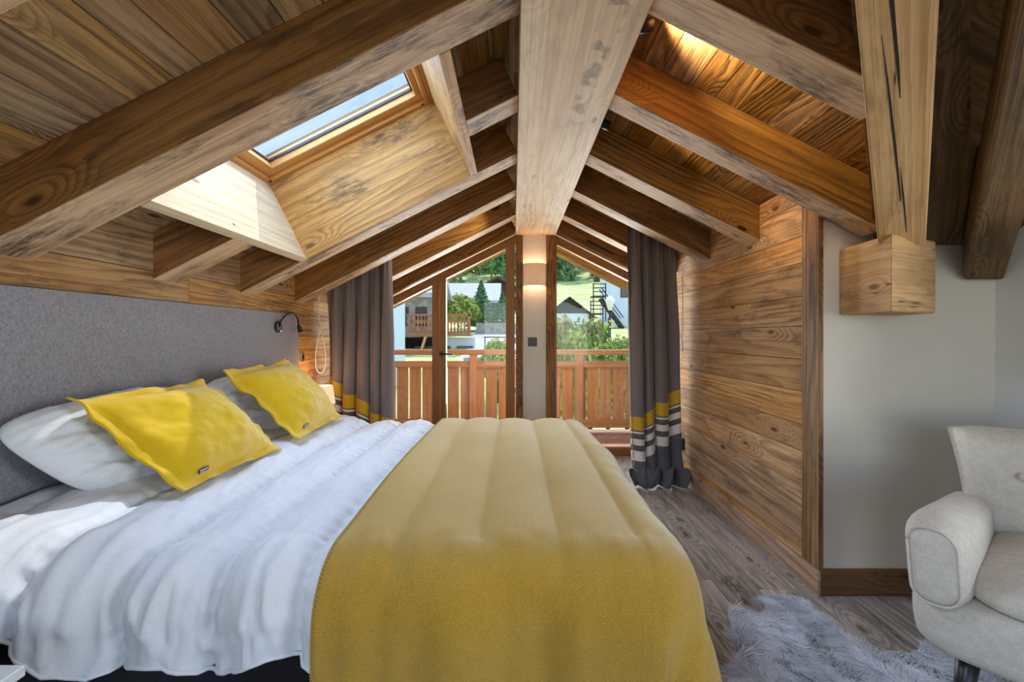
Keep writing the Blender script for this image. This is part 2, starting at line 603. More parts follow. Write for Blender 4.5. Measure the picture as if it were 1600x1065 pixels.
# ------------------------------------------------------------------ roof geometry
CX = 0.204                     # ridge centre line
ZR = 2.157                     # rafter underside at the centre line
SL = math.atan(.505)
CO, SI = math.cos(SL), math.sin(SL)
NC = .167                      # ceiling underside above the rafter underside, square to the slope


def SP(side, s, y, n=0.0):
    """side -1 left / +1 right, s metres down the slope, n square to it"""
    return Vector((CX + side * (s * CO + n * SI), y, ZR - s * SI + n * CO))


def SAX(side):
    return (Vector((side * CO, 0, -SI)), Vector((0, 1, 0)), Vector((side * SI, 0, CO)))


def sbox(mb, side, s0, s1, y0, y1, n0, n1, along='s', pid=None):
    a, b, c = SAX(side)
    ctr = SP(side, (s0 + s1) / 2, (y0 + y1) / 2, (n0 + n1) / 2)
    d = (s1 - s0, y1 - y0, n1 - n0)
    if along == 's': mb.box(ctr, d, (a, b, c), pid)
    elif along == 'y': mb.box(ctr, (d[1], d[0], d[2]), (b, a, c), pid)
    else: mb.box(ctr, (d[2], d[0], d[1]), (c, a, b), pid)
    return mb


XL = -1.44      # left wall face
XR = 1.30       # right plank wall face
YG = 4.17       # glazing wall
YW = 1.945      # grey wall face
XS = 2.06       # far right side wall
YB = -1.7       # rear wall
HS0, HS1 = .478, 1.446          # skylight opening down the slope
HY0, HY1 = 1.367, 2.40

# floor
fl = MB()
y_rows = []
x = -1.7
random.seed(11)
while x < 4.2:
    w = random.choice((.145, .17, .19))
    y = YB - random.random() * 1.5
    while y < YG + .02:
        L = random.uniform(1.0, 2.0)
        y0, y1 = max(y, YB), min(y + L, YG + .02)
        if y1 > y0: fl.b2(x + .0012, x + w - .0018, y0 + .001, y1 - .001, -.03, 0, 'y')
        y += L
    x += w
fl.build('floor', M['floor'], kind='structure')
MB().b2(-1.8, 4.3, YB - .1, YG + .1, -.3, -.031).build('floor_slab', M['grey'], kind='structure')


def cut(a, b, hs):
    segs = [(a, b)]
    for (p, q) in hs:
        segs = [x for (c, d) in segs for x in ((c, min(d, p)), (max(c, q), d)) if x[1] > x[0] + .01]
    return segs
NY0, NY1 = -.80, .15            # an added second skylight, out of view, put in for its light


def planks(mb, side, s0, s1, y0, y1, hole=None, clip=None):
    s = s0
    while s < s1 - .01:
        w = random.choice((.085, .10, .115, .13))
        e = min(s + w, s1)
        y = y0 - random.random() * 1.2
        while y < y1:
            L = random.uniform(1.2, 2.6)
            a, b = max(y, y0), min(y + L, y1)
            if b > a:
                segs = [(a, b)]
                if hole and e > hole[0] and s < hole[1]:
                    segs = cut(a, b, ((hole[2], hole[3]), (NY0 - .03, NY1 + .03)))
                pid = random.random()
                for p, q in segs:
                    if clip:
                        # the planks stop at the valley
                        xm = SP(side, e, 0, NC).x
                        q = min(q, 9)
                        p2 = p
                        if xm > .55:
                            p2 = max(p, clip(xm))
                        if p2 >= q - .01: continue
                        p = p2
                    sbox(mb, side, s + .0015, e - .0015, p, q, NC, NC + .018, 'y', pid)
            y += L
        s += w
    return mb


random.seed(5)
cl = planks(MB(), -1, -.05, 1.98, YB, 5.25, hole=(.44, 1.484, HY0 - .03, HY1 + .03))
# strips beside the opening that the skipped planks leave
for s_, e_ in ((.30, .44), (1.484, 1.62)):
    sbox(cl, -1, s_, e_, HY0 - .03, HY1 + .03, NC + .002, NC + .02, 'y')
cl.build('ceiling_left', M['ceil'], kind='structure')


def valley_y(x):
    return 1.655 + (x - 1.41) / .868


cr = planks(MB(), 1, -.05, 1.40, YB, 5.25, clip=lambda x_: valley_y(x_) - .10)
cr.build('ceiling_right', M['ceil_warm'], kind='structure')

# roof build-up above the boards (keeps daylight out except by the skylight)
rf = MB()
def slab(s0, s1, y0, y1): sbox(rf, -1, s0, s1, y0, y1, NC + .025, .46)
slab(-.1, .44, YB - .2, 5.25)
slab(1.484, 2.6, YB - .2, 5.25)
slab(.44, 1.484, YB - .2, NY0 - .03)
slab(.44, 1.484, NY1 + .03, HY0 - .03)
slab(.44, 1.484, HY1 + .03, 5.25)
rf.build('ceiling_roof_left', M['darkwood'], kind='structure')
rr = MB()
sbox(rr, 1, -.1, 1.36, YB - .2, 5.25, NC + .025, .46)
sbox(rr, 1, 1.36, 2.2, 1.96, 5.25, NC + .025, .46)
rr.build('ceiling_roof_right', M['darkwood'], kind='structure')

# ridge beam
rb = MB()
rb.b2(.021, .387, YB, YG, ZC + .92, 2.245, 'y', pid=.3)
rb.build('ridge_beam', M['ridge'], bev=.006, label='huge pale ridge beam with worm tracks running down the middle of the ceiling', cat='beam', kind='thing')

def brightened(o):
    o.data.materials.append(M['rafter_pale_lit'])
    o.data.polygons[4].material_index = 1  # underside face takes the paler wood with some light in its colour
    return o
# rafters
YR = [.61, 1.21, 1.82, 2.40, 3.0, 3.61]
RW = .145
ord_l = ['left rafter closest to the camera, only a corner at the top left of the picture',
         'massive left rafter with sooty marks crossing in front of the skylight',
         '',
         'left rafter under the far side of the skylight shaft',
         'left rafter just beyond the skylight with the left curtain hanging behind it',
         'amber-coloured left rafter nearest the glazed gable, behind the left curtain top']
ord_r = ['right rafter closest to the camera above the picture edge, beside the split valley beam',
         'pale right rafter with a knot, ending at the cracked valley beam',
         'orange right rafter with swirling grain ending above the grey wall',
         'orange-brown right rafter ending on the lit top of the plank wall',
         'dark right rafter in front of the top of the right curtain',
         'right rafter nearest the glazed gable, passing behind the right curtain']
S_WL = (CX - XL) / CO + .005
for i, y in enumerate(YR):
    wd = RW if i else .14
    if i != 2:
        brightened(sbox(MB(), -1, .205, S_WL, y, y + wd + (.01 if i in (1,) else 0), 0, NC, pid=i * .137 + .05).build(
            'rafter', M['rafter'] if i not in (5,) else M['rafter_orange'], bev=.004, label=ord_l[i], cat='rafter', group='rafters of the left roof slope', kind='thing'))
    else:
        brightened(sbox(MB(), -1, .205, .44, y, y + wd, 0, NC, pid=.33).build('rafter', M['rafter'], bev=.004, label='short rafter stub between the skylight shaft and the ridge beam', cat='rafter', group='rafters of the left roof slope', kind='thing'))
        brightened(sbox(MB(), -1, 1.484, S_WL, y, y + wd, 0, NC, pid=.41).build('rafter', M['rafter'], bev=.004, label='short rafter stub between the pale skylight header and the left wall', cat='rafter', group='rafters of the left roof slope', kind='thing'))
for i, y in enumerate(YR):
    wd = RW
    xe = XR + .003
    if i < 2: xe = 1.32 - .868 * (1.655 - y) + .10
    if i == 2: xe, y, wd = 1.47, 1.80, .125
    s1 = (xe - CX) / CO
    brightened(sbox(MB(), 1, .205, s1, y, y + wd, 0, NC, pid=i * .171 + .11).build('rafter', M['rafter_orange'] if i in (2, 3) else M['rafter'], bev=.004,
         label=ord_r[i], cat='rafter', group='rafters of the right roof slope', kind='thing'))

# rafter outside over the balcony
for side, lab in ((-1, 'rafter outside over the balcony, seen through the glazed door on the left'), (1, 'rafter outside over the balcony, seen through the right gable window')):
    dn = 0 if side < 0 else -.05
    sbox(MB(), side, -.03 if side < 0 else .0, 2.4, 4.81, 4.955, dn, NC).build('rafter', M['rafter_orange'], bev=.004, label=lab, cat='rafter', group='rafters over the balcony', kind='thing')

# ------------------------------------------------------------------ skylight: window_2
w2 = empty('window_2', SP(-1, .96, 1.88, .45), kind='structure')
def kid(o, parent):
    """parent keeping the mesh in world place"""
    o.parent = parent
    o.matrix_parent_inverse = Matrix.Translation(-Vector(parent.location)) if parent.type == 'EMPTY' and parent.rotation_euler.z == 0 else parent.matrix_basis.inverted()
    return o
LT = .038
top = .455
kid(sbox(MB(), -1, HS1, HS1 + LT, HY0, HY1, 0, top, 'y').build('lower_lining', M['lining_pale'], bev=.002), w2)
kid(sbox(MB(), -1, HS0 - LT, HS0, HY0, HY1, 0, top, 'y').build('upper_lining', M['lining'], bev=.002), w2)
mb = MB()
sbox(mb, -1, HS0 - LT, HS1 + LT, HY1 - .001, HY1 + .03, .150, top, 's', pid=.2)
sbox(mb, -1, HS0, HS1, HY1 - .006, HY1 + .03, -.0, .150, 's', pid=.6)
kid(mb.build('far_lining', M['lining'], bev=.0015), w2)
mb = MB(); sbox(mb, -1, HS0 - LT, HS1 + LT, HY0 - .03, HY0, NC, top, 's')
kid(mb.build('near_lining', M['lining']), w2)
def ring(mb, i0, i1, n0, n1):
    """frame ring inset i0..i1 from the opening"""
    a, b, c, d = HS0, HS1, HY0, HY1
    sbox(mb, -1, a + i0, b - i0, c + i0, c + i1, n0, n1, 's')
    sbox(mb, -1, a + i0, b - i0, d - i1, d - i0, n0, n1, 's')
    sbox(mb, -1, a + i0, a + i1, c + i1, d - i1, n0, n1, 'y')
    sbox(mb, -1, b - i1, b - i0, c + i1, d - i1, n0, n1, 'y')
    return mb
kid(ring(MB(), -.04, .022, top - .012, top + .04).build('frame', M['pine'], bev=.003), w2)
kid(ring(MB(), .022, .075, top + .012, top + .075).build('sash', M['pine'], bev=.004), w2)
kid(ring(MB(), .075, .083, top + .045, top + .06).build('gasket', M['gasket']), w2)
kid(ring(MB(), -.05, .02, top + .04, top + .12).build('flashing', M['gasket']), w2)
kid(sbox(MB(), -1, HS0 + .07, HS1 - .07, HY0 + .07, HY1 - .07, top + .05, top + .056).build('glass', M['sglass']), w2)
w3 = empty('window_added', SP(-1, .96, -.32, .45), kind='structure')  # added skylight, never in view, frames the near fill lamp
mb = MB()
sbox(mb, -1, HS1, HS1 + LT, NY0, NY1, .16, top, 'y'); sbox(mb, -1, HS0 - LT, HS0, NY0, NY1, .16, top, 'y')
sbox(mb, -1, HS0 - LT, HS1 + LT, NY1, NY1 + .03, .16, top, 's'); sbox(mb, -1, HS0 - LT, HS1 + LT, NY0 - .03, NY0, .16, top, 's')
kid(mb.build('lining', M['lining']), w3)
_k = (HY0, HY1); HY0, HY1 = NY0, NY1
kid(ring(MB(), -.04, .06, top, top + .07).build('frame', M['pine'], bev=.003), w3)
kid(sbox(MB(), -1, HS0 + .05, HS1 - .05, NY0 + .05, NY1 - .05, top + .05, top + .056).build('glass', M['sglass']), w3)
HY0, HY1 = _k
# blind bar and screws
a_ = SP(-1, HS0 + .028, HY1 - .02, top - .005); b_ = SP(-1, HS0 + .028, HY0 + .02, top - .005)
kid(MB().tube([a_, b_], .016, 14).build('blind_tube', M['pine']), w2)
for s_ in (HS0 + .06, HS1 - .02):
    p = SP(-1, s_, HY1 - .024, top - .014)
    kid(MB().tube([p, p + SAX(-1)[2] * -.003], .006, 10).build('screw', M['blackmetal']), w2)
p = SP(-1, HS1, 1.80, .04)
kid(MB().tube([p, p + SAX(-1)[0] * .003], .006, 10).build('screw', M['blackmetal']), w2)

# ------------------------------------------------------------------ walls
# left wall: masonry + planks
MB().b2(-1.75, -1.462, YB - .1, YG + .12, -.1, 1.75).build('wall_left_core', M['white'], kind='structure')
lw = MB()
random.seed(21)
def wall_planks(mb, xa, xb, y0, y1, z0, z1, widths, lens=(1.3, 2.4)):
    z = z0
    i = 0
    while z < z1 - .005:
        w = widths[i % len(widths)]
        e = min(z + w, z1)
        y = y0 - random.random() * 1.0
        while y < y1:
            L = random.uniform(*lens)
            a, b = max(y, y0), min(y + L, y1)
            if b > a + .01: mb.b2(xa, xb, a + .0007, b - .0007, z + .001, e - .001, 'y')
            y += L
        z = e
        i += 1
    return mb
wall_planks(lw, -1.461, XL, YB, YG, 1.245, 1.60, (.115, .16, .15))
wall_planks(lw, -1.461, XL, 3.015, YG, 0, 1.244, (.155, .165, .15))
lw.build('wall_left', M['wall'], bev=.002, kind='structure')

# right plank wall
rw = MB()
random.seed(33)
wall_planks(rw, XR, XR + .02, 2.045, YG, 0, 1.84, (.145, .15, .135, .15, .12, .15), (2.0, 3.2))
rw.build('wall_right', M['wall'], bev=.002, kind='structure')
MB().b2(XR + .021, XR + .2, 2.0, YG + .12, -.1, 1.9).build('wall_right_core', M['white'], kind='structure')
MB().b2(XR - .005, XR + .017, 1.93, 2.045, .100, 1.80, 'z').build('trim_1', M['post'], bev=.004, kind='structure')
MB().b2(XR - .013, XR + .0, 1.922, YG - .02, 0, .108, 'y').build('baseboard_right', M['base'], bev=.003, kind='structure')

# grey wall and the wall on the far right
MB().b2(XR + .018, XS + .2, YW, YW + .12, -.1, 2.3).build('wall_grey', M['grey'], kind='structure')
MB().b2(XS, XS + .12, 1.2, YW, -.1, 2.6).build('wall_side', M['white'], kind='structure')
MB().b2(XR + .0, XS, YW - .022, YW, 0, .108, 'x').build('baseboard_grey', M['base_brown'], bev=.003, kind='structure')
MB().b2(XS - .016, XS, 1.2, YW - .022, 0, .108, 'y').build('baseboard_side', M['base'], bev=.003, kind='structure')
# alcove further right and rear walls, beyond the picture
MB().b2(XS + .12, 4.2, 1.2, 1.3, -.1, 2.8).build('wall_alcove', M['white'], kind='structure')
wr = MB()
wr.b2(3.6, 3.7, YB, -.95, -.1, 2.8).b2(3.6, 3.7, .35, 1.2, -.1, 2.8).b2(3.6, 3.7, -.95, .35, -.1, .55).b2(3.6, 3.7, -.95, .35, 1.85, 2.8)
wr.build('wall_east', M['white'], kind='structure')
wk = MB()
wk.b2(-1.75, -.65, YB - .1, YB, -.1, 2.8).b2(1.65, 4.2, YB - .1, YB, -.1, 2.8).b2(-.65, 1.65, YB - .1, YB, -.1, .45).b2(-.65, 1.65, YB - .1, YB, 1.85, 2.8)
wk.build('wall_rear', M['white'], kind='structure')

# cross-gable ceiling: one plane falling towards the grey wall, boards parallel to the valley beam
VD = Vector((.868, 1, -.508))
VDn = VD.normalized()
def VP_(x, y): return ZC + .37 + .165 - .508 * (y - 1.655) + 0 * x
cg = MB()
# build as boards between lines parallel to the valley direction in plan
pn = Vector((1, -.868, 0)).normalized()        # plan direction square to the valley
base = Vector((1.32, 1.655, 0))
widths = [.28, .11, .16, .16, .16, .16, .16, .16, .16, .16, .16, .16, .16, .16, .16, .16]
off = -.02
random.seed(3)
for w in widths:
    q = []
    for (t, o_) in ((-2.0 if off < 2 else -1.5, off + .002), (-2.0, off + w - .002), (.9, off + w - .002), (.9, off + .002)):
        p = base + Vector((.868, 1, 0)) * t + pn * o_
        q.append(Vector((p.x, p.y, VP_(p.x, p.y))))
    for dz, rev in ((0, False), (.03, True)):
        pts = [p + Vector((0, 0, dz)) for p in (q if not rev else q[::-1])]
        cg.poly(pts, [((p - base).dot(VDn), (p - base).dot(pn)) for p in pts], random.random())
    off += w
cg.build('ceiling_alcove', M['darkwood'], kind='structure')
# weather roof above the alcove
MB().poly([(.40, YB - .2, 3.1), (4.3, YB - .2, 3.1), (4.3, 1.3, 2.8), (.40, 1.3, 2.8)]).poly(
    [(.40, 1.3, 2.8), (4.3, 1.3, 2.8), (4.3, 2.2, 1.9), (1.3, 2.2, 1.9)]).build('ceiling_roof_alcove', M['darkwood'], kind='structure')


def slanted(name, mat, bl, br, tz, t0, t1, bev_=.006, **k):
    """beam along the valley direction. bl, br: bottom-left and bottom-right points at t=0 (plan cross-cut along x); tz: height"""
    mb = MB()
    def sec(t):
        a = Vector(bl) + VD * t; b = Vector(br) + VD * t
        return [a, b, b + Vector((0, 0, tz)), a + Vector((0, 0, tz))]
    A, B = sec(t0), sec(t1)
    L = (B[0] - A[0]).length
    wv = [0, (A[1] - A[0]).length, 0, 0]
    h = [(0, 1, wv[1]), (1, 2, tz), (2, 3, wv[1]), (3, 0, tz)]
    for q, (i, j, w_) in enumerate(h):
        mb.poly([A[i], A[j], B[j], B[i]], [(0, q * 3), (0, q * 3 + w_), (L, q * 3 + w_), (L, q * 3)], .37)
    mb.poly(A[::-1], [(0, 0), (w_, 0), (w_, tz), (0, tz)], .37)
    mb.poly(B, [(0, 0), (w_, 0), (w_, tz), (0, tz)], .37)
    return mb.build(name, mat, weld=True, bev=bev_, kind='thing', **k)


vb = slanted('valley_beam', M['valley'], (1.322, 1.655, ZC + .37), (1.503, 1.655, ZC + .37), .19, -1.6, .06,
             label='thick pale beam with a long open crack running down onto the wooden block', cat='beam')
# the long drying cracks in its underside
ck = MB()
def crack(pts):
    """pts: (t, offset across 0..1, half width)"""
    P = []
    for t, o_, w_ in pts:
        c = Vector((1.322 + .181 * o_, 1.655, ZC + .37)) + VD * t
        w_ *= .62
        P.append(((c - Vector((w_, 0, 0))) + Vector((0, 0, -.0012)), (c + Vector((w_, 0, 0))) + Vector((0, 0, -.0012))))
    for a, b in zip(P[:-1], P[1:]):
        ck.poly([a[0], a[1], b[1], b[0]])
crack([(-1.2, .42, .004), (-.8, .45, .006), (-.68, .44, .008), (-.55, .50, .006), (-.48, .52, .0015)])
crack([(-.62, .30, .001), (-.5, .36, .004), (-.38, .41, .006), (-.25, .46, .005), (-.15, .50, .003)])
crack([(-.28, .50, .001), (-.18, .54, .005), (-.08, .58, .004), (-.01, .60, .002)])
ckm = plain('crack_shadow_gap', (.02, .013, .008), .9)
kid(ck.build('drying_crack', ckm), vb)
slanted('alcove_beam', M['darkwood'], (1.90, 1.925, ZC + .23), (2.075, 1.925, ZC + .23), .22, -1.5, -.002, bev_=.016,  # wide bevel shaped to catch a strip of light along the edge
        label='dark beam with a bevelled edge catching light at the top right, ending on the grey wall', cat='beam')

# wooden block on the grey wall
bk = MB()
zt, zb = ZC + .370, ZC + .088
poly = [(1.368, 1.643), (1.64, 1.768), (1.652, 1.782), (1.654, 1.80), (1.654, YW + .0), (1.392, YW + .0)]
tops = [Vector((x, y, zt)) for x, y in poly]; bots = [Vector((x, y, zb)) for x, y in poly]
bk.poly([Vector(p) for p in tops][::1], [(p.x, p.y) for p in tops], .2)
bk.poly(bots[::-1], [(p.x, p.y) for p in bots[::-1]], .2)
d = 0
for i in range(len(poly)):
    j = (i + 1) % len(poly)
    L = (tops[j] - tops[i]).length
    bk.poly([bots[i], bots[j], tops[j], tops[i]], [(d, 0), (d + L, 0), (d + L, .28), (d, .28)], .2)
    d += L
bk.build('beam_block', M['valley'], weld=True, bev=.008, kind='thing', label='square sawn beam end sticking out of the grey wall as a wooden block', cat='beam end')

# ------------------------------------------------------------------ gable: centre panel, door, window
MB().b2(.088, .300, YG, YG + .10, 0, 2.30).build('wall_gable_panel', M['white'], kind='structure')
MB().b2(.024, .088, YG - .02, YG + .09, 0, 2.02, 'z').build('trim_2', M['post'], bev=.003, kind='structure')
MB().b2(.300, .387, YG - .02, YG + .09, 0, 2.02, 'z').build('trim_3', M['post'], bev=.003, kind='structure')
NG = -.104                      # top line of the glass, square to the slope
for side, nm in ((-1, 'trim_4'), (1, 'trim_5')):
    s0 = .20
    sbox(MB(), side, s0, 2.0, YG - .035, YG + .10, -.015, NC, 's').build(nm, M['rafter'], bev=.003, kind='structure')
# wall above the sloping glass is closed by the trim; the low corners
MB().b2(-1.46, -1.34, YG, YG + .10, 0, 1.5, 'z').build('trim_6', M['frame'], kind='structure')
MB().b2(1.24, 1.31, YG, YG + .10, 0, 1.7, 'z').build('trim_7', M['frame'], kind='structure')


def zg(x): return ZC + .94 - .505 * abs(x - CX)


def sloped_head(x0, x1, y0, y1, up, down=0.0, parent=None, name='head', mat=None):
    z0, z1 = zg(x0), zg(x1)
    return MB().prism([(x0, z0 - down), (x1, z1 - down), (x1, z1 + up), (x0, z0 + up)], y0, y1, 'x').build(name, mat or M['frame'], parent, bev=.004)


def leaf(nm, x0, x1, bottom, y0, y1, sw0, sw1, parent_kind='structure', top_w=.075, bot_w=.09):
    r = empty(nm, (0, 0, 0), kind=parent_kind)
    MB().prism([(x0, bottom), (x0 + sw0, bottom), (x0 + sw0, zg(x0 + sw0)), (x0, zg(x0))], y0, y1, 'z').build('stile', M['frame'], r, bev=.004)
    MB().prism([(x1 - sw1, bottom), (x1, bottom), (x1, zg(x1)), (x1 - sw1, zg(x1 - sw1))], y0, y1, 'z').build('stile', M['frame'], r, bev=.004)
    sloped_head(x0, x1, y0, y1, top_w, 0.0, r, 'head_rail')
    MB().b2(x0 + sw0, x1 - sw1, y0, y1, bottom, bottom + bot_w, 'x').build('bottom_rail', M['frame'], r, bev=.004)
    a, b = x0 + sw0 - .005, x1 - sw1 + .005
    MB().prism([(a, bottom + bot_w - .005), (b, bottom + bot_w - .005), (b, zg(b) + .005), (a, zg(a) + .005)], (y0 + y1) / 2 - .003, (y0 + y1) / 2 + .003).build('glass', M['glass'], r)
    return r


d1 = leaf('door_1', -.672, .012, .03, YG, YG + .065, .055, .080)
d2 = leaf('door_2', -1.34, -.674, .03, YG, YG + .065, .06, .070)
w1 = leaf('window_1', .387, 1.24, .0, YG + .01, YG + .07, .012, .05, bot_w=.068)
# handle
h = MB()
h.b2(-.680, -.652, YG - .012, YG + .001, .90, .96)
h.build('handle_plate', M['blackmetal'], d1, bev=.003)
MB().tube([(-.666, YG - .01, .935), (-.666, YG - .05, .935), (-.655, YG - .055, .935), (-.545, YG - .055, .935)], .008, 10).build('handle_lever', M['blackmetal'], d1)
for z in (1.80, 1.46, 1.03, .58, .2):
    MB().tube([(.016, YG - .006, z), (.016, YG - .006, z + .055)], .006, 8).build('hinge', M['steel'], d1)
MB().b2(-.69, -.655, YG - .012, YG, .03, 1.60, 'z').build('cover_strip', M['frame'], d1, bev=.004)
# vent in the right head
v = SP(1, .62, YG - .037, .03)
vn = MB(); sbox(vn, 1, .50, .78, YG - .041, YG - .034, .030, .048, 's')
kid(vn.build('vent', M['black'], bev=.002), w1)
MB().b2(-1.34, .02, YG, YG + .11, 0, .03).build('trim_8', M['frame'], kind='structure')

# switch and wall lamp on the panel
sw = empty('light_switch', (.176, YG, 1.045), label='black square light switch on the white panel under the wall lamp', cat='switch')
MB().b2(-.041, .041, -.009, 0, -.041, .041).build('plate', M['black'], sw, bev=.002)
MB().b2(-.030, .030, -.012, -.009, -.030, .030).build('rocker', M['black'], sw, bev=.001)

wl = empty('wall_lamp', (.194, YG, 1.0 + .655), label='half-round copper-beige fabric wall lamp glowing on the white panel', cat='lamp')
P = []
for z in (-.10, .10):
    P.append([(.103 * math.cos(a), -.10 * math.sin(a) ** .8 if math.sin(a) > 0 else 0, z) for a in np.linspace(0, math.pi, 25)])
sh = MB().grid(np.array(P)).build('lamp_shade', M['shade'], wl)
sm = sh.modifiers.new('t', 'SOLIDIFY'); sm.thickness = .003
MB().b2(-.03, .03, -.03, 0, -.02, .02).build('bracket', M['steel'], wl)
MB().lathe((0, -.045, -.02), [(.001, -.02), (.014, -.018), (.018, 0), (.014, .016), (.001, .022)], 12).build('bulb', M['bulb'], wl)
for k_, dz in ((1, .03), (-1, -.03)):
    ld = bpy.data.lights.new('wall_lamp_light', 'POINT'); ld.energy = 1.6; ld.color = (1, .66, .38); ld.shadow_soft_size = .03
    lo = bpy.data.objects.new('wall_lamp_light', ld); lo.location = (.194, YG - .05, 1.655 + dz); COL.objects.link(lo)

# ceiling spots fixed to the ridge beam sides
def spot(loc, side, aim, power, label, size=70):
    r = empty('ceiling_spot', loc, label=label, cat='spotlight', group='spots fixed to the sides of the ridge beam')
    MB().b2(-.012 if side > 0 else -.0, .0 if side > 0 else .012, -.03, .03, -.03, .03).build('mount', M['blackmetal'], r)
    dirv = Vector(aim).normalized()
    MB().tube([Vector((side * .03, 0, 0)) - dirv * .03, Vector((side * .03, 0, 0)) + dirv * .03], .022, 14).build('can', M['blackmetal'], r)
    MB().tube([(0, 0, 0), (side * .03, 0, 0)], .006, 8).build('arm', M['blackmetal'], r)
    ld = bpy.data.lights.new('ceiling_spot_light', 'SPOT'); ld.energy = power; ld.color = (1, .74, .44); ld.spot_size = R(size); ld.spot_blend = .8; ld.shadow_soft_size = .02
    lo = bpy.data.objects.new('ceiling_spot_light', ld); lo.location = Vector(loc) + Vector((side * .03, 0, 0)) + dirv * .035
    lo.rotation_euler = dirv.to_track_quat('-Z', 'Y').to_euler(); COL.objects.link(lo)
spot((.399, 1.50, 2.12), 1, (.85, .0, .12), 60, 'black ceiling spot behind the ridge beam washing the right ceiling boards in warm light', 110)
spot((.399, 2.15, 2.10), 1, (.9, .02, -.34), 26, 'small black ceiling spot behind the ridge beam aimed at the top of the plank wall', 50)
spot((.009, 3.30, 2.12), -1, (-.75, .35, -.30), 14, 'small ceiling spot on the left of the ridge beam lighting the amber rafter', 80)

# ------------------------------------------------------------------ headboard
hb = MB().b2(XL, XL + .022, .35, 3.012, 0.0, 1.243).build('headboard', M['headboard'], bev=.006, label='long flat grey wool headboard panel behind the pillows', cat='headboard')

# ------------------------------------------------------------------ soft mesh helper


def nrm(P):
    du = np.gradient(P, axis=0); dv = np.gradient(P, axis=1)
    n = np.cross(du, dv)
    n /= (np.linalg.norm(n, axis=2, keepdims=True) + 1e-9)
    return n


def pn2(x, y, z=0.0):
    return mn.noise(Vector((x, y, z)))


def nfield(S, T, fs, ft, seed, octv=2):
    out = np.zeros(S.shape)
    for i in range(S.shape[0]):
        for j in range(S.shape[1]):
            a = 0; amp = 1; f = 1
            for o in range(octv):
                a += amp * mn.noise(Vector((S[i, j] * fs * f, T[i, j] * ft * f, seed + o * 7.1)))
                amp *= .5; f *= 2
            out[i, j] = a
    return out


BX0, BX1, BY0, BY1, BZ = -1.40, .345, 1.165, 2.85, .535     # top of the mattress


def drape(S, T, r=.09, flare=.35):
    """flat cloth (S, T) laid over the bed; returns positions"""
    ex = np.maximum(0, S - BX1)
    eyn = np.maximum(0, BY0 - T)
    eyf = np.maximum(0, T - BY1)
    ey = eyn + eyf
    sgn = np.where(eyn > 0, -1.0, 1.0)
    e = np.sqrt(ex ** 2 + ey ** 2)
    dx = np.where(e > 1e-9, ex / np.maximum(e, 1e-9), 0)
    dy = np.where(e > 1e-9, ey / np.maximum(e, 1e-9), 0) * sgn
    ang = np.minimum(e / r, math.pi / 2)
    outw = r * np.sin(ang)
    down = r * (1 - np.cos(ang)) + np.maximum(0, e - r * math.pi / 2)
    corner = np.minimum(np.abs(dx), np.abs(dy)) * 1.4
    outw = outw + corner * np.maximum(0, e - r) * flare
    down = down - corner * np.maximum(0, e - r) * flare * .35
    X = np.minimum(S, BX1) + dx * outw
    Y = np.clip(T, BY0, BY1) + dy * outw
    Z = BZ - down
    # the bed softens: crowned across and at the head
    Z = Z + .012 * np.cos(np.clip((T - 2.0) / .85, -1, 1) * math.pi / 2)
    return np.stack([X, Y, Z], axis=2)


SEAM = .205


def puff(S, amp):
    ph = ((S + .29) / SEAM) % 1.0
    return amp * np.power(np.abs(np.sin(ph * math.pi)), .48), np.minimum(ph, 1 - ph) * SEAM


# bed
bed = empty('double_bed', (-.45, 2.0, 0), label='wide bed with black upholstered base standing against the grey headboard', cat='bed')
MB().b2(-.93, .86, -.88, .88, .07, .32).build('bed_base', M['bedbase'], bed, bev=.02)
mt = MB().b2(-.95, .86, -.87, .87, .32, .512).build('mattress', M['pillow'], bed, bev=.03)
for sx in (-.85, .75):
    for sy in (-.78, .78):
        MB().tube([(sx, sy, .07), (sx, sy, 0)], [.03, .022], 12).build('leg', M['black'], bed)

s = np.linspace(-1.395, BX1 + .22, 240)
t = np.linspace(BY0 - .27, BY1 + .27, 270)
S, T = np.meshgrid(s, t, indexing='ij')
# hem depth varies from channel to channel
u01 = (T - t[0]) / (t[-1] - t[0])
hem = .028 * np.sin(S * 9.0 + .6) + .018 * np.sin(S * 21) + .10 * np.clip((-.72 - S) / .45, 0, 1) + .012
T2 = np.where(T < BY0, BY0 - (BY0 - T) * (1 - hem / .27), T)
P = drape(S, T2)
n = nrm(P)
if n[120, 135, 2] < 0: n = -n
a, dseam = puff(S, 1.0)
side = np.clip((BY0 + .05 - T) / .15, 0, 1)
amp = .034 + .020 * side
wr1 = nfield(S, T, 5, 2.2, 3.0, 3)
wr2 = nfield(S, T, 30, 11, 9.0, 2)
wr3 = nfield(S, T, 9, 34, 5.0, 2)
puck = np.exp(-dseam / .022)
lump = nfield(S, T, 3.1, 4.0, 17.0, 2)
headz = np.clip((-.95 - S) / .35, 0, 1)
disp = a * amp + wr1 * (.009 + .014 * headz) + wr2 * .0035 * (1 + side) + wr3 * .0110 * puck + lump * .012 * headz
vf = nfield(S, T, 11, 1.2, 23.0, 2)
disp += side * vf * .018
rf_ = 1 - np.abs(nfield(S, T, 13, 3.0, 29.0, 2)) * 2.2
disp += np.clip(rf_, 0, 1) ** 3 * (.004 + .008 * side)
disp += np.clip((-.90 - S) / .22, 0, 1) ** 1.3 * .065
under = np.clip((S + .43) / .06, 0, 1)
disp = disp * (1 - under) + under * (a * .014 - .012)
P = P + n * disp[..., None]
P[..., 0] = np.maximum(P[..., 0], XL + .026)
dv = MB().grid(P, uv=np.stack([S, T], axis=2)).build('duvet', M['duvet'], label='puffy white quilted duvet spread over the bed', cat='duvet')
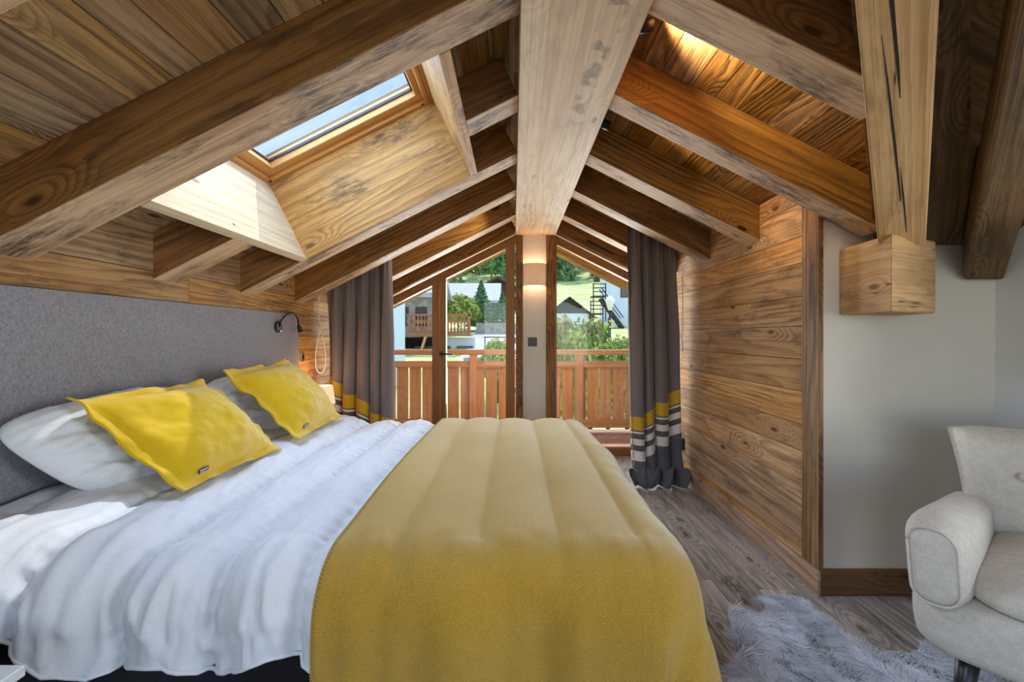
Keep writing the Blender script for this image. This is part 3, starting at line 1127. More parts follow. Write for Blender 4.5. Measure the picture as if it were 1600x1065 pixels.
sm = dv.modifiers.new('t', 'SOLIDIFY'); sm.thickness = .012; sm.offset = -1
# hem piping along the near side
MB().tube([tuple(p) for p in P[::2, 0]], .005, 6).build('piping', M['duvet'], dv)

# throw
s = np.linspace(-.45, BX1 + .36, 120)
t = np.linspace(BY0 - .52, BY1 + .40, 220)
S, T = np.meshgrid(s, t, indexing='ij')
P = drape(S, T + 0.012 * np.sin(S * 4), r=.10, flare=.16)
n = nrm(P)
if n[50, 105, 2] < 0: n = -n
a, dseam = puff(S, 1.0)
side = np.clip((BY0 + .02 - T) / .2, 0, 1)
foot = np.clip((S - BX1) / .15, 0, 1)
topm = (1 - side) * (1 - foot)
wr1 = nfield(S, T, 3, 1.6, 31.0, 2)
vf = nfield(S, T, 5.2, .5, 41.0, 2)
vf2 = nfield(S, T, .5, 5.0, 43.0, 2)
ridge_w = nfield(S, T, 14, 5, 47.0, 2)
edge_near = np.exp(-((T - BY0 + .02) / .06) ** 2)
disp = .030 + a * .020 * topm + wr1 * .010 + side * vf * .040 + foot * vf2 * .030 + edge_near * ridge_w * .010 + side * .012
P = P + n * disp[..., None]
P[..., 2] = np.maximum(P[..., 2], .02)
th = MB().grid(P, uv=np.stack([S, T], axis=2)).build('throw_blanket', M['blanket'], label='mustard yellow herringbone wool throw hanging over the foot of the bed', cat='blanket')
sm = th.modifiers.new('t', 'SOLIDIFY'); sm.thickness = .004; sm.offset = 0
# blanket stitch along its left edge
st = MB()
E = P[0]; E1 = P[1]
acc = 0
for j in range(1, 219):
    for q in (0, .5):
        p = Vector(E[j] * (1 - q) + E[j + 1] * q)
        inn = (Vector(E1[j]) - Vector(E[j])).normalized()
        nn = Vector(n[0, j])
        st.tube([p + nn * .003 - inn * .002, p + nn * .004 + inn * .009], .0009, 4, caps=False)
st.tube([tuple(p) for p in E[::1]], .0018, 5)
stm = plain('stitch_thread', sr(190, 160, 70), .8)
st.build('stitching', stm, th)

# ------------------------------------------------------------------ pillows and cushions


def pillow(name, c4, thick_f, thick_b, mat, flange=0.0, seed=0.0, wr=.01, nn=64, dents=(), sag=.0, power=.5, pull=.10, rnd=.0, **k):
    """c4: TL, TR, BL, BR world corners (seen from the foot of the bed)"""
    TL, TR, BL, BR = [np.array(q, float) for q in c4]
    ctr = Vector((TL + TR + BL + BR) / 4)
    u = np.linspace(-1, 1, nn); v_ = np.linspace(-1, 1, nn)
    U, V = np.meshgrid(u, v_, indexing='ij')
    # edges bow inwards between the corners
    bu = U * (1 - pull * (1 - V ** 2) * (np.abs(U)))
    bv = V * (1 - pull * (1 - U ** 2) * (np.abs(V)))
    if rnd:
        bu, bv = bu * (1 - rnd * np.abs(V) ** 5), bv * (1 - rnd * np.abs(U) ** 5)
    fu = (bu + 1) / 2; fv = (bv + 1) / 2
    Pm = (TL[None, None] * ((1 - fu) * fv)[..., None] + TR[None, None] * (fu * fv)[..., None] + BL[None, None] * ((1 - fu) * (1 - fv))[..., None] + BR[None, None] * (fu * (1 - fv))[..., None])
    nv = np.cross(TR - TL, TL - BL); nv /= np.linalg.norm(nv)
    if nv[0] < 0: nv = -nv
    fl = 1 - flange
    ui = np.clip(np.abs(U) / fl, 0, 1); vi = np.clip(np.abs(V) / fl, 0, 1)
    h = np.power(np.maximum(0, (1 - ui ** 2.2) * (1 - vi ** 2.2)), power)
    w1_ = nfield(U, V, 2.2, 2.2, seed, 3)
    w2_ = nfield(U, V, 7, 7, seed + 3, 2)
    rim = np.clip((np.maximum(np.abs(U), np.abs(V)) - fl) / max(flange, 1e-3), 0, 1) if flange else 0
    wave = nfield(U, V, 3.5, 3.5, seed + 9, 1) * .030 * rim if flange else 0
    dd = 0
    for (du, dv_, rad, dep) in dents:
        dd = dd - dep * np.exp(-(((U - du) ** 2 + (V - dv_) ** 2) / rad ** 2))
    mid = wave
    ft = mid + (thick_f * h * (1 + .12 * w1_) + (w2_ * wr + w1_ * wr) * np.minimum(1, h * 3)) + dd * h
    bt = mid - thick_b * h - .004
    mb = MB()
    A = Pm + nv * (ft + .003)[..., None]
    B = Pm + nv * bt[..., None]
    if sag:
        A[..., 2] -= sag * h
    A = A - np.array(ctr); B = B - np.array(ctr)
    mb.grid(A)
    mb.grid(B[:, ::-1])
    for (a1, b1) in ((A[:, 0], B[:, 0]), (A[:, -1], B[:, -1]), (A[0], B[0]), (A[-1], B[-1])):
        mb.grid(np.stack([a1, b1], axis=0))
    o = mb.build(name, mat, weld=True, **k)
    o.location = ctr
    def at(u_, v__):
        i = int((u_ + 1) / 2 * (nn - 1)); j = int((v__ + 1) / 2 * (nn - 1))
        a0 = Vector(A[i, j]); ax = (Vector(A[i + 1, j]) - a0).normalized()
        ay = (Vector(A[i, j + 1]) - a0)
        nz = ax.cross(ay).normalized()
        if nz.x < 0: nz = -nz
        ay = nz.cross(ax).normalized()
        if ay.z < 0: ay = -ay
        return a0, ax, ay, nz
    return o, at


pillow('pillow', [(-1.372, 1.16, .875), (-1.372, 1.80, .91), (-1.23, 1.35, .61), (-1.23, 1.95, .61)], .105, .035, M['pillow'], seed=2.0, wr=.012, power=.42, pull=-.03, rnd=.13,
       label='plump white pillow leaning on the headboard at the near side of the bed', cat='pillow', group='white pillows')
pillow('pillow', [(-1.372, 1.97, .90), (-1.372, 2.62, .90), (-1.21, 2.03, .60), (-1.21, 2.70, .60)], .080, .035, M['pillow'], seed=12.0, wr=.013, power=.42, pull=-.03, rnd=.13,
       label='white pillow mostly hidden behind the farther yellow cushion', cat='pillow', group='white pillows')


def cushion(c4, label, seed, toward=.945, **k):
    c4 = [tuple(Vector((0, 0, ZC)).lerp(Vector(q), toward)) for q in c4]
    o, at = pillow('cushion', c4, .095, .02, M['yellow'], flange=.13, seed=seed, wr=.003, pull=.05, power=.62, label=label, cat='cushion', group='yellow cushions', **k)
    a0, ax, ay, nz = at(-.60, -.80)
    tg = MB()
    tg.box(a0 + nz * .006, (.040, .015, .002), (ax, ay, nz))
    t_ = tg.build('maker_label', M['black'], o)
    lt = MB()
    random.seed(4)
    xx = -.016
    while xx < .015:
        w = random.choice((.0016, .0022, .0028))
        hgt = random.choice((.0045, .005))
        lt.box(a0 + ax * (xx + w / 2) + ay * .0025 + nz * .0074, (w * .8, hgt, .0006), (ax, ay, nz))
        xx += w + .0012
    xx = -.014
    while xx < .013:
        w = random.choice((.0012, .0018))
        lt.box(a0 + ax * (xx + w / 2) - ay * .0042 + nz * .0074, (w * .8, .002, .0006), (ax, ay, nz))
        xx += w + .0009
    lt.build('lettering', M['white'], t_)
    return o


cushion([(-1.315, 1.330, .915), (-1.315, 1.945, .915), (-1.075, 1.470, .590), (-1.045, 2.06, .590)],
        'large yellow felt cushion nearest the camera with sunlit spots and a creased left side', 5.0, dents=((-.55, .30, .28, .045), (-.2, -.1, .35, .012)), sag=.0)
cushion([(-1.315, 2.045, .94), (-1.315, 2.68, .965), (-1.035, 2.185, .595), (-1.055, 2.83, .60)],
        'smaller-looking yellow felt cushion at the far side of the bed near the left curtain', 8.0)

# ------------------------------------------------------------------ reading lamp, socket, bedside lamp, tables
rl = empty('reading_lamp', (XL + .022, 2.735, 1.155), label='black gooseneck reading lamp on the headboard near the left curtain', cat='lamp')
MB().tube([(0, 0, 0), (.014, 0, 0)], .036, 24).build('wall_plate', M['black'], rl, bev=.003)
pts = []
for k in range(17):
    a = math.pi * k / 16
    pts.append((.02 + .05 * math.sin(a) * .3 + k * .0015, .003 + .085 * (1 - math.cos(a)), .03 + .055 * math.sin(a) + (.0 if k < 9 else -(k - 8) * .002)))
MB().tube([(.014, 0, 0), (.02, .0, .015)] + pts, .006, 8).build('gooseneck', M['black'], rl)
e = pts[-1]
MB().tube([e, (e[0] + .004, e[1] + .004, e[2] - .014), (e[0] + .01, e[1] + .01, e[2] - .045)], [.008, .013, .016], 14).build('lamp_head', M['black'], rl)
MB().tube([(.014, .0, -.026), (.022, 0, -.026)], .007, 10).build('switch', M['steel'], rl)

so = empty('wall_socket', (XL, 3.10, .955), label='small silver wall socket on the planks beside the headboard', cat='socket')
MB().b2(0, .008, -.022, .022, -.03, .03).build('plate', M['steel'], so, bev=.002)
MB().tube([(.008, 0, 0), (.011, 0, 0)], .014, 14).build('insert', M['black'], so)
so2 = empty('power_socket', (XR, 3.50, .275), label='black power socket low on the plank wall behind the right curtain', cat='socket')
MB().b2(-.014, 0, -.04, .04, -.045, .045).build('plate', M['black'], so2, bev=.003)
MB().tube([(-.014, 0, 0), (-.019, 0, 0)], .022, 16).build('insert', M['black'], so2)


def night_table(loc, sx, sy, h, label, topmat):
    r = empty('bedside_table', loc, label=label, cat='bedside table', group='bedside tables')
    MB().b2(-sx / 2, sx / 2, -sy / 2, sy / 2, h - .02, h).build('table_top', topmat, r, bev=.002)
    MB().b2(-sx / 2 + .01, sx / 2 - .01, -sy / 2 + .01, sy / 2 - .01, .12, h - .02).build('carcass', M['black'], r, bev=.002)
    dr = MB().b2(sx / 2 - .012, sx / 2 - .001, -sy / 2 + .02, sy / 2 - .02, .15, h - .04).build('drawer', M['black'], r, bev=.002)
    MB().tube([(sx / 2, -.05, h - .08), (sx / 2 + .012, -.05, h - .08), (sx / 2 + .012, .05, h - .08), (sx / 2, .05, h - .08)], .004, 8).build('handle', M['steel'], dr)
    for a in (-1, 1):
        for b in (-1, 1):
            MB().tube([(a * (sx / 2 - .03), b * (sy / 2 - .03), .12), (a * (sx / 2 - .03), b * (sy / 2 - .03), 0)], [.014, .010], 10).build('leg', M['black'], r)
    return r
night_table((-1.155, .615, 0), .50, .46, .49, 'bedside table with a shiny top, only its corner in the lower left of the picture', M['tabletop'])
night_table((-1.255, 3.155, 0), .30, .24, .44, 'bedside table on the far side of the bed under the small glowing lamp', M['darkwood'])

bl = empty('bedside_lamp', (-1.31, 3.10, .44), label='small glowing bedside lamp with a square pinkish shade behind the far cushion', cat='lamp')
MB().lathe((0, 0, 0), [(.0, 0), (.05, 0), (.05, .012), (.008, .018), (.008, .22), (.0, .22)], 20).build('base', M['steel'], bl)
ps = []
for z, hw in ((.19, .070), (.32, .056)):
    ps.append([(hw, hw, z), (-hw, hw, z), (-hw, -hw, z), (hw, -hw, z)])
sh = MB().grid(np.array(ps), smooth=False, closed=True).build('lamp_shade', M['shade2'], bl)
sm = sh.modifiers.new('t', 'SOLIDIFY'); sm.thickness = .002
MB().lathe((0, 0, .24), [(.001, -.02), (.018, -.01), (.022, .01), (.014, .03), (.001, .036)], 12).build('bulb', M['bulb'], bl)
ld = bpy.data.lights.new('bedside_lamp_light', 'POINT'); ld.energy = 1.8; ld.color = (1, .62, .34); ld.shadow_soft_size = .03
lo = bpy.data.objects.new('bedside_lamp_light', ld); lo.location = (-1.31, 3.10, .775); COL.objects.link(lo)

# ------------------------------------------------------------------ curtains


def curtain(x0, x1, ybase, label, seed, ztop_f, folds, pool, shift, lean=0.0, bottom_spread=0.0):
    ns, nt = 200, 90
    s = np.linspace(0, 1, ns); t = np.linspace(0, 1, nt)
    S, T = np.meshgrid(s, t, indexing='ij')       # t: 0 top .. 1 bottom
    Zt = np.vectorize(ztop_f)(x0 + (x1 - x0) * S)
    Z = Zt * (1 - T) + .012 * T
    ph = S * folds * 2 * math.pi
    big = .045 * np.sin(ph + .6 * np.sin(S * 9 + seed)) * (.35 + .65 * np.clip(T * 3, 0, 1))
    small = .010 * np.sin(S * 95 + 2 * np.sin(S * 13)) * np.exp(-T * 9)
    wob = nfield(S, T, 5, 1.3, seed, 2) * .03
    Y = ybase + big + small + wob
    X = x0 + (x1 - x0) * S + .018 * np.cos(ph) * np.clip(T * 3, 0, 1) + lean * T
    X = X + (S - .5) * bottom_spread * T ** 2 + nfield(S, T, 3, 2.0, seed + 5, 1) * .012
    if pool:
        c_ = .86
        k_ = np.clip((T - c_) / (1 - c_), 0, 1)
        fold = np.abs(nfield(S, T, 5.5, 3, seed + 8, 2))
        fold2 = nfield(S, T, 7, 6, seed + 11, 2)
        Z = np.where(T < c_, Zt * (1 - T / c_) + .10 * T / c_, .10 * (1 - k_) ** 1.5 + .012)
        Z = Z + np.sin(k_ * math.pi) ** .8 * (.035 + .11 * fold) + np.where(T > c_, .02 * fold2, 0)
        Y = Y - np.sin(k_ * math.pi / 2) * (.11 + .07 * fold2) - .05 * np.exp(-((T - c_) / .04) ** 2)
        X = X + (S - .5) * .10 * np.sin(k_ * math.pi) - k_ * .02 + k_ * nfield(S, T, 4, 4, seed + 2, 2) * .06
        Z = np.maximum(Z, .008)
    P = np.stack([X, Y, Z], axis=2)
    h = Z - (shift[0] + (shift[1] - shift[0]) * S + .02 * np.sin(S * 15))
    hh = np.where(T > .84, np.minimum(h, -.24), h) if pool else h
    o = MB().grid(P, uv=np.stack([S, hh], axis=2)).build('curtain', M['curtain'], label=label, cat='curtain', group='striped-hem curtains')
    sm = o.modifiers.new('t', 'SOLIDIFY'); sm.thickness = .003
    return o


def roofz(x): return ZR - .505 * abs(x - CX)
c1 = curtain(.845, 1.215, 3.40, 'grey curtain on the right, its striped yellow and white hem heaped on the floor', 3.0, lambda x: roofz(x) + .10, 4.2, True, (.345, .605), lean=.035, bottom_spread=.0)
c2 = curtain(-1.39, -.915, 3.40, 'grey curtain left of the glazed door, falling behind the bed', 11.0, lambda x: roofz(x) + .10, 5.0, True, (.70, .36), lean=0)
rails = []
for c, xa, xb, lab in ((c1, .82, 1.27, 'curtain rail sloping up the right side under the boards'), (c2, -1.41, -.89, 'curtain rail sloping up the left side under the boards')):
    rails.append(None)
    rails[-1] = MB().tube([(xa, 3.40, roofz(xa) + .125), (xb, 3.40, roofz(xb) + .125)], .010, 10).build('curtain_rail', M['blackmetal'], label=lab, cat='curtain rail')
# draw cords
pl = [(-1.42, 3.33, 1.46), (-1.418, 3.31, 1.30), (-1.395, 3.29, 1.16)]
loop = []
for k in range(25):
    a = 2 * math.pi * k / 24
    loop.append((-1.385 + .042 * math.sin(a) * (1 - .5 * math.cos(a)) * .8, 3.27, .985 + .155 * math.cos(a)))
MB().tube(pl + loop, .004, 6).build('draw_cord', M['cord'], rails[1], label='white looped draw cord')
MB().tube([(1.250, 3.36, 1.55), (1.252, 3.36, 1.3), (1.246, 3.36, 1.05), (1.254, 3.36, .99), (1.25, 3.36, 1.06)], .003, 6).build('draw_cord', M['cord'], rails[0], label='white straight draw cord')

# ------------------------------------------------------------------ armchair
ch = empty('armchair', (1.584, 1.193, 0), R(-52.3), label='pale linen armchair with buttoned wing back and black legs in front of the grey wall', cat='armchair')


def loft(secs, name, mat, parent, sub=1, cap=True, smooth=True):
    mb = MB()
    A = np.array(secs, float)
    mb.grid(A, closed=True)
    if cap:
        for r_, rev in ((A[0], False), (A[-1], True)):
            c = r_.mean(axis=0)
            m_ = len(r_)
            for i in range(m_):
                j = (i + 1) % m_
                q = [c, r_[i], r_[j]] if not rev else [c, r_[j], r_[i]]
                mb.poly(q, smooth=True)
    o = mb.build(name, mat, parent, weld=True)
    if sub: subsurf(o, sub)
    return o


def rrect(cx, cz, w, h, r, k=5):
    """rounded rectangle outline in (a, b)"""
    pts = []
    for (sx, sz, a0) in ((1, 1, 0), (-1, 1, 90), (-1, -1, 180), (1, -1, 270)):
        for i in range(k):
            a = R(a0 + 90 * i / (k - 1))
            pts.append((cx + sx * (w / 2 - r) + r * math.cos(a), cz + sz * (h / 2 - r) + r * math.sin(a)))
    return pts


# seat base (front bows out), seat cushion
secs = []
for z, g in ((.245, -.01), (.26, .004), (.33, .012), (.395, .010), (.405, -.004)):
    ring_ = []
    for (a, b) in rrect(0, 0, .705 + 2 * g, .66 + 2 * g, .09, 7):
        if b < 0: b -= .035 * math.cos(a / .35 * math.pi / 2)
        ring_.append((a * (1 - .08 * (b > 0)), b, z))
    secs.append(ring_)
loft(secs, 'seat_base', M['linen'], ch)
secs = []
for z, g in ((.400, -.02), (.408, .0), (.43, .008), (.455, -.004), (.472, -.03), (.482, -.10), (.486, -.2)):
    ring_ = []
    for (a, b) in rrect(0, -.03, .50 + 2 * g, .56 + 2 * g, max(.02, .10 + g * .3), 7):
        if b < 0: b -= .035 * math.cos(a / .35 * math.pi / 2)
        ring_.append((a, b, z))
    secs.append(ring_)
loft(secs, 'seat_cushion', M['linen'], ch)


def arm(sg):
    secs = []
    #  y, inner x, outer x, top z, bottom z
    prof = [(-.375, .262, .325, .560, .42), (-.368, .245, .343, .588, .392), (-.345, .232, .356, .602, .378), (-.28, .226, .362, .612, .37), (-.15, .228, .364, .598, .36),
            (.0, .232, .362, .582, .35), (.12, .236, .356, .575, .35), (.24, .24, .345, .570, .35)]
    for (y, xi, xo, zt_, zb_) in prof:
        w = xo - xi
        ring_ = []
        for (a, b) in rrect((xi + xo) / 2, (zt_ + zb_) / 2, w, zt_ - zb_, w * .44, 6):
            # top rolls outwards
            a2 = a + .018 * max(0, (b - .5)) / .12
            ring_.append((sg * a2, y, b))
        if sg < 0: ring_.reverse()
        secs.append(ring_)
    o = loft(secs, 'arm', M['linen'], ch)
    pp = [(sg * (p[0]), p[1] - .001, p[2]) for p in []]
    # piping round the front of the arm
    y, xi, xo, zt_, zb_ = prof[1]
    w = xo - xi
    lp = [(sg * (a + .018 * max(0, (b - .5)) / .12), y - .002, b) for (a, b) in rrect((xi + xo) / 2, (zt_ + zb_) / 2, w + .002, zt_ - zb_ + .002, w * .44, 6)]
    MB().tube(lp + [lp[0]], .003, 6).build('piping', M['linen'], o)
    return o
arm(-1); arm(1)

# back: curved, flaring wider towards the top, with wings
secs = []
NB = 28
for z, hw, lean, th_ in ((.30, .285, .0, .09), (.36, .295, .0, .10), (.46, .300, .01, .11), (.56, .305, .028, .115), (.66, .325, .050, .11), (.73, .345, .068, .10), (.765, .355, .076, .08), (.780, .352, .080, .05)):
    inner, outer = [], []
    for k in range(NB):
        a = -1 + 2 * k / (NB - 1)
        wing = abs(a) ** 2.4
        x_ = hw * math.sin(a * math.pi / 2 * .92) / math.sin(math.pi / 2 * .92)
        yy = .27 + lean - .155 * wing
        zz = z + (.012 * abs(a) ** 2 if z > .7 else 0)
        inner.append((x_ * .97, yy - th_ / 2 * (1 - .45 * wing), zz))
        outer.append((x_ * 1.0 + .012 * a, yy + th_ / 2 * (1 - .25 * wing), zz))
    secs.append(inner + outer[::-1])
back = loft(secs, 'backrest', M['linen'], ch)
for k, (bx, bz) in enumerate(((-.18, .64), (0.0, .64), (.18, .64), (-.09, .54), (.09, .54))):
    wing = abs(bx / .32) ** 2.4
    y_ = .27 + .045 - .155 * wing - .055 * (1 - .45 * wing) - .001
    bt = MB().lathe((0, 0, 0), [(.0, -.003), (.010, -.002), (.013, .002), (.010, .006), (.0, .008)], 16).build('button', M['linen'], back)
    bt.location = (bx, y_, bz); bt.rotation_euler = (R(90), 0, 0)
for a in (-1, 1):
    MB().tube([(a * .24, -.27, .27), (a * .265, -.31, 0)], [.026, .014], 16).build('leg', M['black'], ch)
    MB().tube([(a * .20, .24, .27), (a * .225, .33, 0)], [.024, .013], 16).build('leg', M['black'], ch)

# ------------------------------------------------------------------ sheepskin rug
outline = [(.72, 1.05), (.64, 1.20), (.68, 1.40), (.77, 1.55), (.80, 1.66), (.83, 1.77), (.97, 1.77), (1.06, 1.87), (1.16, 1.84), (1.20, 1.70), (1.19, 1.59), (1.22, 1.50),
           (1.32, 1.55), (1.45, 1.56), (1.52, 1.45), (1.50, 1.25), (1.42, 1.10), (1.34, .95), (1.20, .88), (1.02, .92), (.88, .90)]
def inside(x, y, poly_):
    c = False
    j = len(poly_) - 1
    for i in range(len(poly_)):
        xi, yi = poly_[i]; xj, yj = poly_[j]
        if (yi > y) != (yj > y) and x < (xj - xi) * (y - yi) / (yj - yi) + xi: c = not c
        j = i
    return c
rug = empty('sheepskin_rug', (1.05, 1.35, 0), label='silver-grey long-haired sheepskin rug on the floor in front of the armchair', cat='rug')
sk = MB()
oc = [(x - 1.05, y - 1.35) for x, y in outline]
sk.poly([(x, y, .012) for x, y in oc]); sk.poly([(x, y, .001) for x, y in oc[::-1]])
for i in range(len(oc)):
    j = (i + 1) % len(oc)
    sk.poly([(*oc[i], .001), (*oc[j], .001), (*oc[j], .012), (*oc[i], .012)])
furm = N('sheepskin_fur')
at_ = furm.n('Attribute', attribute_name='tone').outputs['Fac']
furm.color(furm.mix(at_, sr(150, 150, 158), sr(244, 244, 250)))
furm.rough(.6); furm.p.inputs['Sheen Weight'].default_value = .3
furm.p.inputs['Specular IOR Level'].default_value = .3
hide = plain('sheepskin_hide', sr(150, 148, 150), .9)
sk.build('hide', hide, rug)
random.seed(9)
NH, KP = 52000, 5
pos = np.zeros((NH, KP, 3), np.float32); tone = np.zeros((NH, KP), np.float32)
cnt = 0
while cnt < NH:
    x = random.uniform(.64, 1.54); y = random.uniform(.86, 1.90)
    if not inside(x, y, outline): continue
    ang = mn.noise(Vector((x * 5, y * 5, 1.0))) * 4.5 + 1.2
    clump = mn.noise(Vector((x * 22, y * 22, 4.0)))
    fall = mn.noise(Vector((x * 3.2, y * 3.2, 9.0)))
    L = .065 + .025 * random.random()
    lx = math.cos(ang) * .5 + clump * .4 + random.gauss(0, .16); ly = math.sin(ang) * .5 + clump * .35 + random.gauss(0, .16)
    hgt = .034 + .016 * fall + .008 * clump
    tn = min(1, max(0, .60 + .55 * fall + .35 * clump + random.gauss(0, .14)))
    for k in range(KP):
        q = k / (KP - 1)
        pos[cnt, k] = (x - 1.05 + lx * L * q ** 1.4, y - 1.35 + ly * L * q ** 1.4, .010 + hgt * (1 - (1 - q) ** 1.7) - .008 * q * q)
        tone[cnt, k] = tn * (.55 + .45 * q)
    cnt += 1
hc = bpy.data.hair_curves.new('fur')
hc.add_curves([KP] * NH)
hc.attributes['position'].data.foreach_set('vector', pos.reshape(-1))
ra = hc.attributes.get('radius') or hc.attributes.new('radius', 'FLOAT', 'POINT')
rad = np.tile(np.array([.0010, .0009, .0008, .0006, .0002], np.float32), NH)
ra.data.foreach_set('value', rad)
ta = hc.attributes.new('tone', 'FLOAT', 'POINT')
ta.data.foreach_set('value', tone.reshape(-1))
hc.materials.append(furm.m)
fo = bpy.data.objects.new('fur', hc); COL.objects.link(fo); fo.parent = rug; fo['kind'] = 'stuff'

#EXTERIOR#
# ------------------------------------------------------------------ balcony
YRL = 5.2
MB().b2(-2.4, 2.6, 4.28, 5.36, -.16, -.027).build('balcony_slab', M['deck'], kind='structure')
dk = MB()
random.seed(2)
yy = 4.28
while yy < 5.36:
    dk.b2(-2.4, 2.6, yy, min(yy + .118, 5.36), -.026, .0, 'x'); yy += .124
dk.build('balcony_floor', M['deck'], kind='structure')
MB().b2(.387, 1.24, 4.245, 4.279, -.02, .02).build('window_sill_1', M['deck'], bev=.004, kind='structure')
MB().b2(-2.4, 2.6, 4.28, 4.30, -2.6, -.02).build('wall_balcony_underside', M['white'], kind='structure')
br = empty('balcony_railing', (0, YRL, 0), label='orange-brown wooden balcony railing of upright boards outside the gable glazing', cat='railing')
MB().b2(-2.4, 2.6, -.05, .06, .885, .942, 'x').build('hand_rail', M['rail'], br, bev=.006)
MB().b2(-2.4, 2.6, -.028, .028, .742, .812, 'x').build('middle_rail', M['rail'], br, bev=.004)
MB().b2(-2.4, 2.6, -.028, .028, .055, .150, 'x').build('bottom_rail', M['rail'], br, bev=.004)
for xp in (-1.66, -.455, .752, 1.96):
    MB().b2(xp - .042, xp + .042, -.040, .045, -.02, .885, 'z').build('post', M['rail'], br, bev=.004)
x = -2.36
random.seed(8)
while x < 2.5:
    if min(abs(x + .062 - q) for q in (-1.66, -.455, .752, 1.96)) > .0:
        o = MB().b2(0, .130, .030, .052, .10, .80, 'z', pid=random.random()).build('board', M['rail'], br, bev=.003)
        o.location = (x, 0, 0)
    x += .146

# ------------------------------------------------------------------ outdoors
def W_(px, py, y): return Vector(((px - 802) * y / F, y, ZC + (524 - py) * y / F))
HX = [0, 5, 12, 18, 24, 30, 36, 45, 60, 80, 100, 130, 260]
HZ = [-2.7, -2.7, -1.6, -.6, .35, 1.25, 1.7, 2.6, 5.6, 9.6, 14.6, 31, 108]
def hz(x, y):
    return float(np.interp(y, HX, HZ)) + (.02 * y * mn.noise(Vector((x * .03, y * .03, 2)))) * min(1, max(0, (y - 40) / 40))
def leafmat(name, a, b, c=None, tr=.25):
    m = N(name)
    at = m.n('Attribute', attribute_name='pid').outputs['Fac']
    col = m.mix(at, a, b)
    if c: col = m.mix(m.ss(at, .86, .9), col, c)
    m.color(col); m.rough(.6)
    m.p.inputs['Specular IOR Level'].default_value = .25
    t_ = m.n('BsdfTranslucent'); m.l(col, t_.inputs[0])
    mx = m.n('MixShader'); mx.inputs[0].default_value = tr
    m.l(m.p.outputs[0], mx.inputs[1]); m.l(t_.outputs[0], mx.inputs[2]); m.l(mx.outputs[0], m.out.inputs[0])
    return m.m
gr = N('meadow')
tc = gr.n('TexCoord').outputs['Object']
gr.color(gr.mix(gr.ss(gr.noise(tc, .35, 5, .65), .35, .65), sr(158, 172, 96), sr(206, 212, 140)))
gr.rough(.95)
roadm = plain('pale_asphalt', sr(176, 172, 166), .9, var=.08, scale=3)
stonem = plain('stone_masonry', sr(150, 142, 130), .9, var=.3, scale=4, bump=.6)
roofm = plain('grey_slate_roof', sr(168, 168, 170), .7, var=.12, scale=3)
housew = plain('limewash', sr(206, 212, 218), .9, var=.03, scale=1)
darkpane = plain('dark_pane', sr(50, 46, 44), .15)
con1 = leafmat('spruce_needles', sr(56, 96, 66), sr(124, 160, 92))
dec1 = leafmat('hill_leaves', sr(60, 104, 58), sr(140, 176, 84))
dec2 = leafmat('garden_leaves', sr(84, 118, 44), sr(196, 202, 96))
dec3 = leafmat('flowering_leaves', sr(76, 112, 48), sr(190, 196, 96), sr(224, 148, 120))
bark = M['barn']

g = []
xs = np.linspace(-75, 75, 61)
ys = np.concatenate([np.linspace(4.5, 60, 45), np.linspace(64, 260, 40)])
P = np.array([[[x, y, hz(x, y)] for x in xs] for y in ys])
MB().grid(P[:, ::-1]).build('ground', gr.m, kind='structure')
rd = np.array([[[x, y, hz(x, y) + .03] for x in np.linspace(-2.6, 1.2, 12)] for y in np.linspace(19.5, 30, 20)])
MB().grid(rd[:, ::-1]).build('road', roadm, kind='structure')

random.seed(77)
def leafcloud(n, fn, size, flat=.5):
    mb = MB()
    for _ in range(n):
        p, out = fn()
        nrm_ = (Vector(out) + Vector((random.gauss(0, .6), random.gauss(0, .6), random.gauss(0, .6)))).normalized()
        a = nrm_.orthogonal().normalized()
        b = nrm_.cross(a)
        th_ = random.random() * 6.28
        a, b = a * math.cos(th_) + b * math.sin(th_), b * math.cos(th_) - a * math.sin(th_)
        s_ = size * random.uniform(.6, 1.3)
        p = Vector(p)
        mb.poly([p - a * s_, p - b * s_ * flat, p + a * s_, p + b * s_ * flat], pid=random.random())
    return mb
def blob():
    d = Vector((random.gauss(0, 1), random.gauss(0, 1), random.gauss(0, 1))).normalized()
    if d.z < -.5: d.z *= -1
    r = 1 + .28 * mn.noise(d * 2.6) + .12 * mn.noise(d * 7)
    r *= random.uniform(.82, 1.0)
    return (d.x * r, d.y * r, d.z * r), d
def conf():
    h = random.random() ** 1.3
    lay = math.floor(h * 11) / 11
    ph = random.random() * 6.28
    fr = h * 11 % 1
    r = (1 - h) * .98 * (1 - .42 * fr) * (1 + .18 * mn.noise(Vector((math.cos(ph) * 2, math.sin(ph) * 2, lay * 9)))) * random.uniform(.7, 1)
    return (r * math.cos(ph), r * math.sin(ph), h * 3.0), (math.cos(ph), math.sin(ph), .4)
me_blob = leafcloud(2600, blob, .085).mesh('leaf_crown')
me_small = leafcloud(700, blob, .16).mesh('far_crown')
me_con = leafcloud(3800, conf, .085, .35).mesh('conifer_crown')
me_fcon = leafcloud(800, conf, .17, .4).mesh('far_conifer_crown')
def crown(mesh, mat, parent, loc, sc, name='crown'):
    k_ = mesh.name + mat.name
    me = bpy.data.meshes.get(k_)
    if me is None:
        me = mesh.copy(); me.name = k_; me.materials.append(mat)
    o = bpy.data.objects.new(name, me); COL.objects.link(o)
    o.location = loc; o.scale = sc; o.rotation_euler = (0, 0, random.random() * 6.28)
    if parent: o.parent = parent
    return o
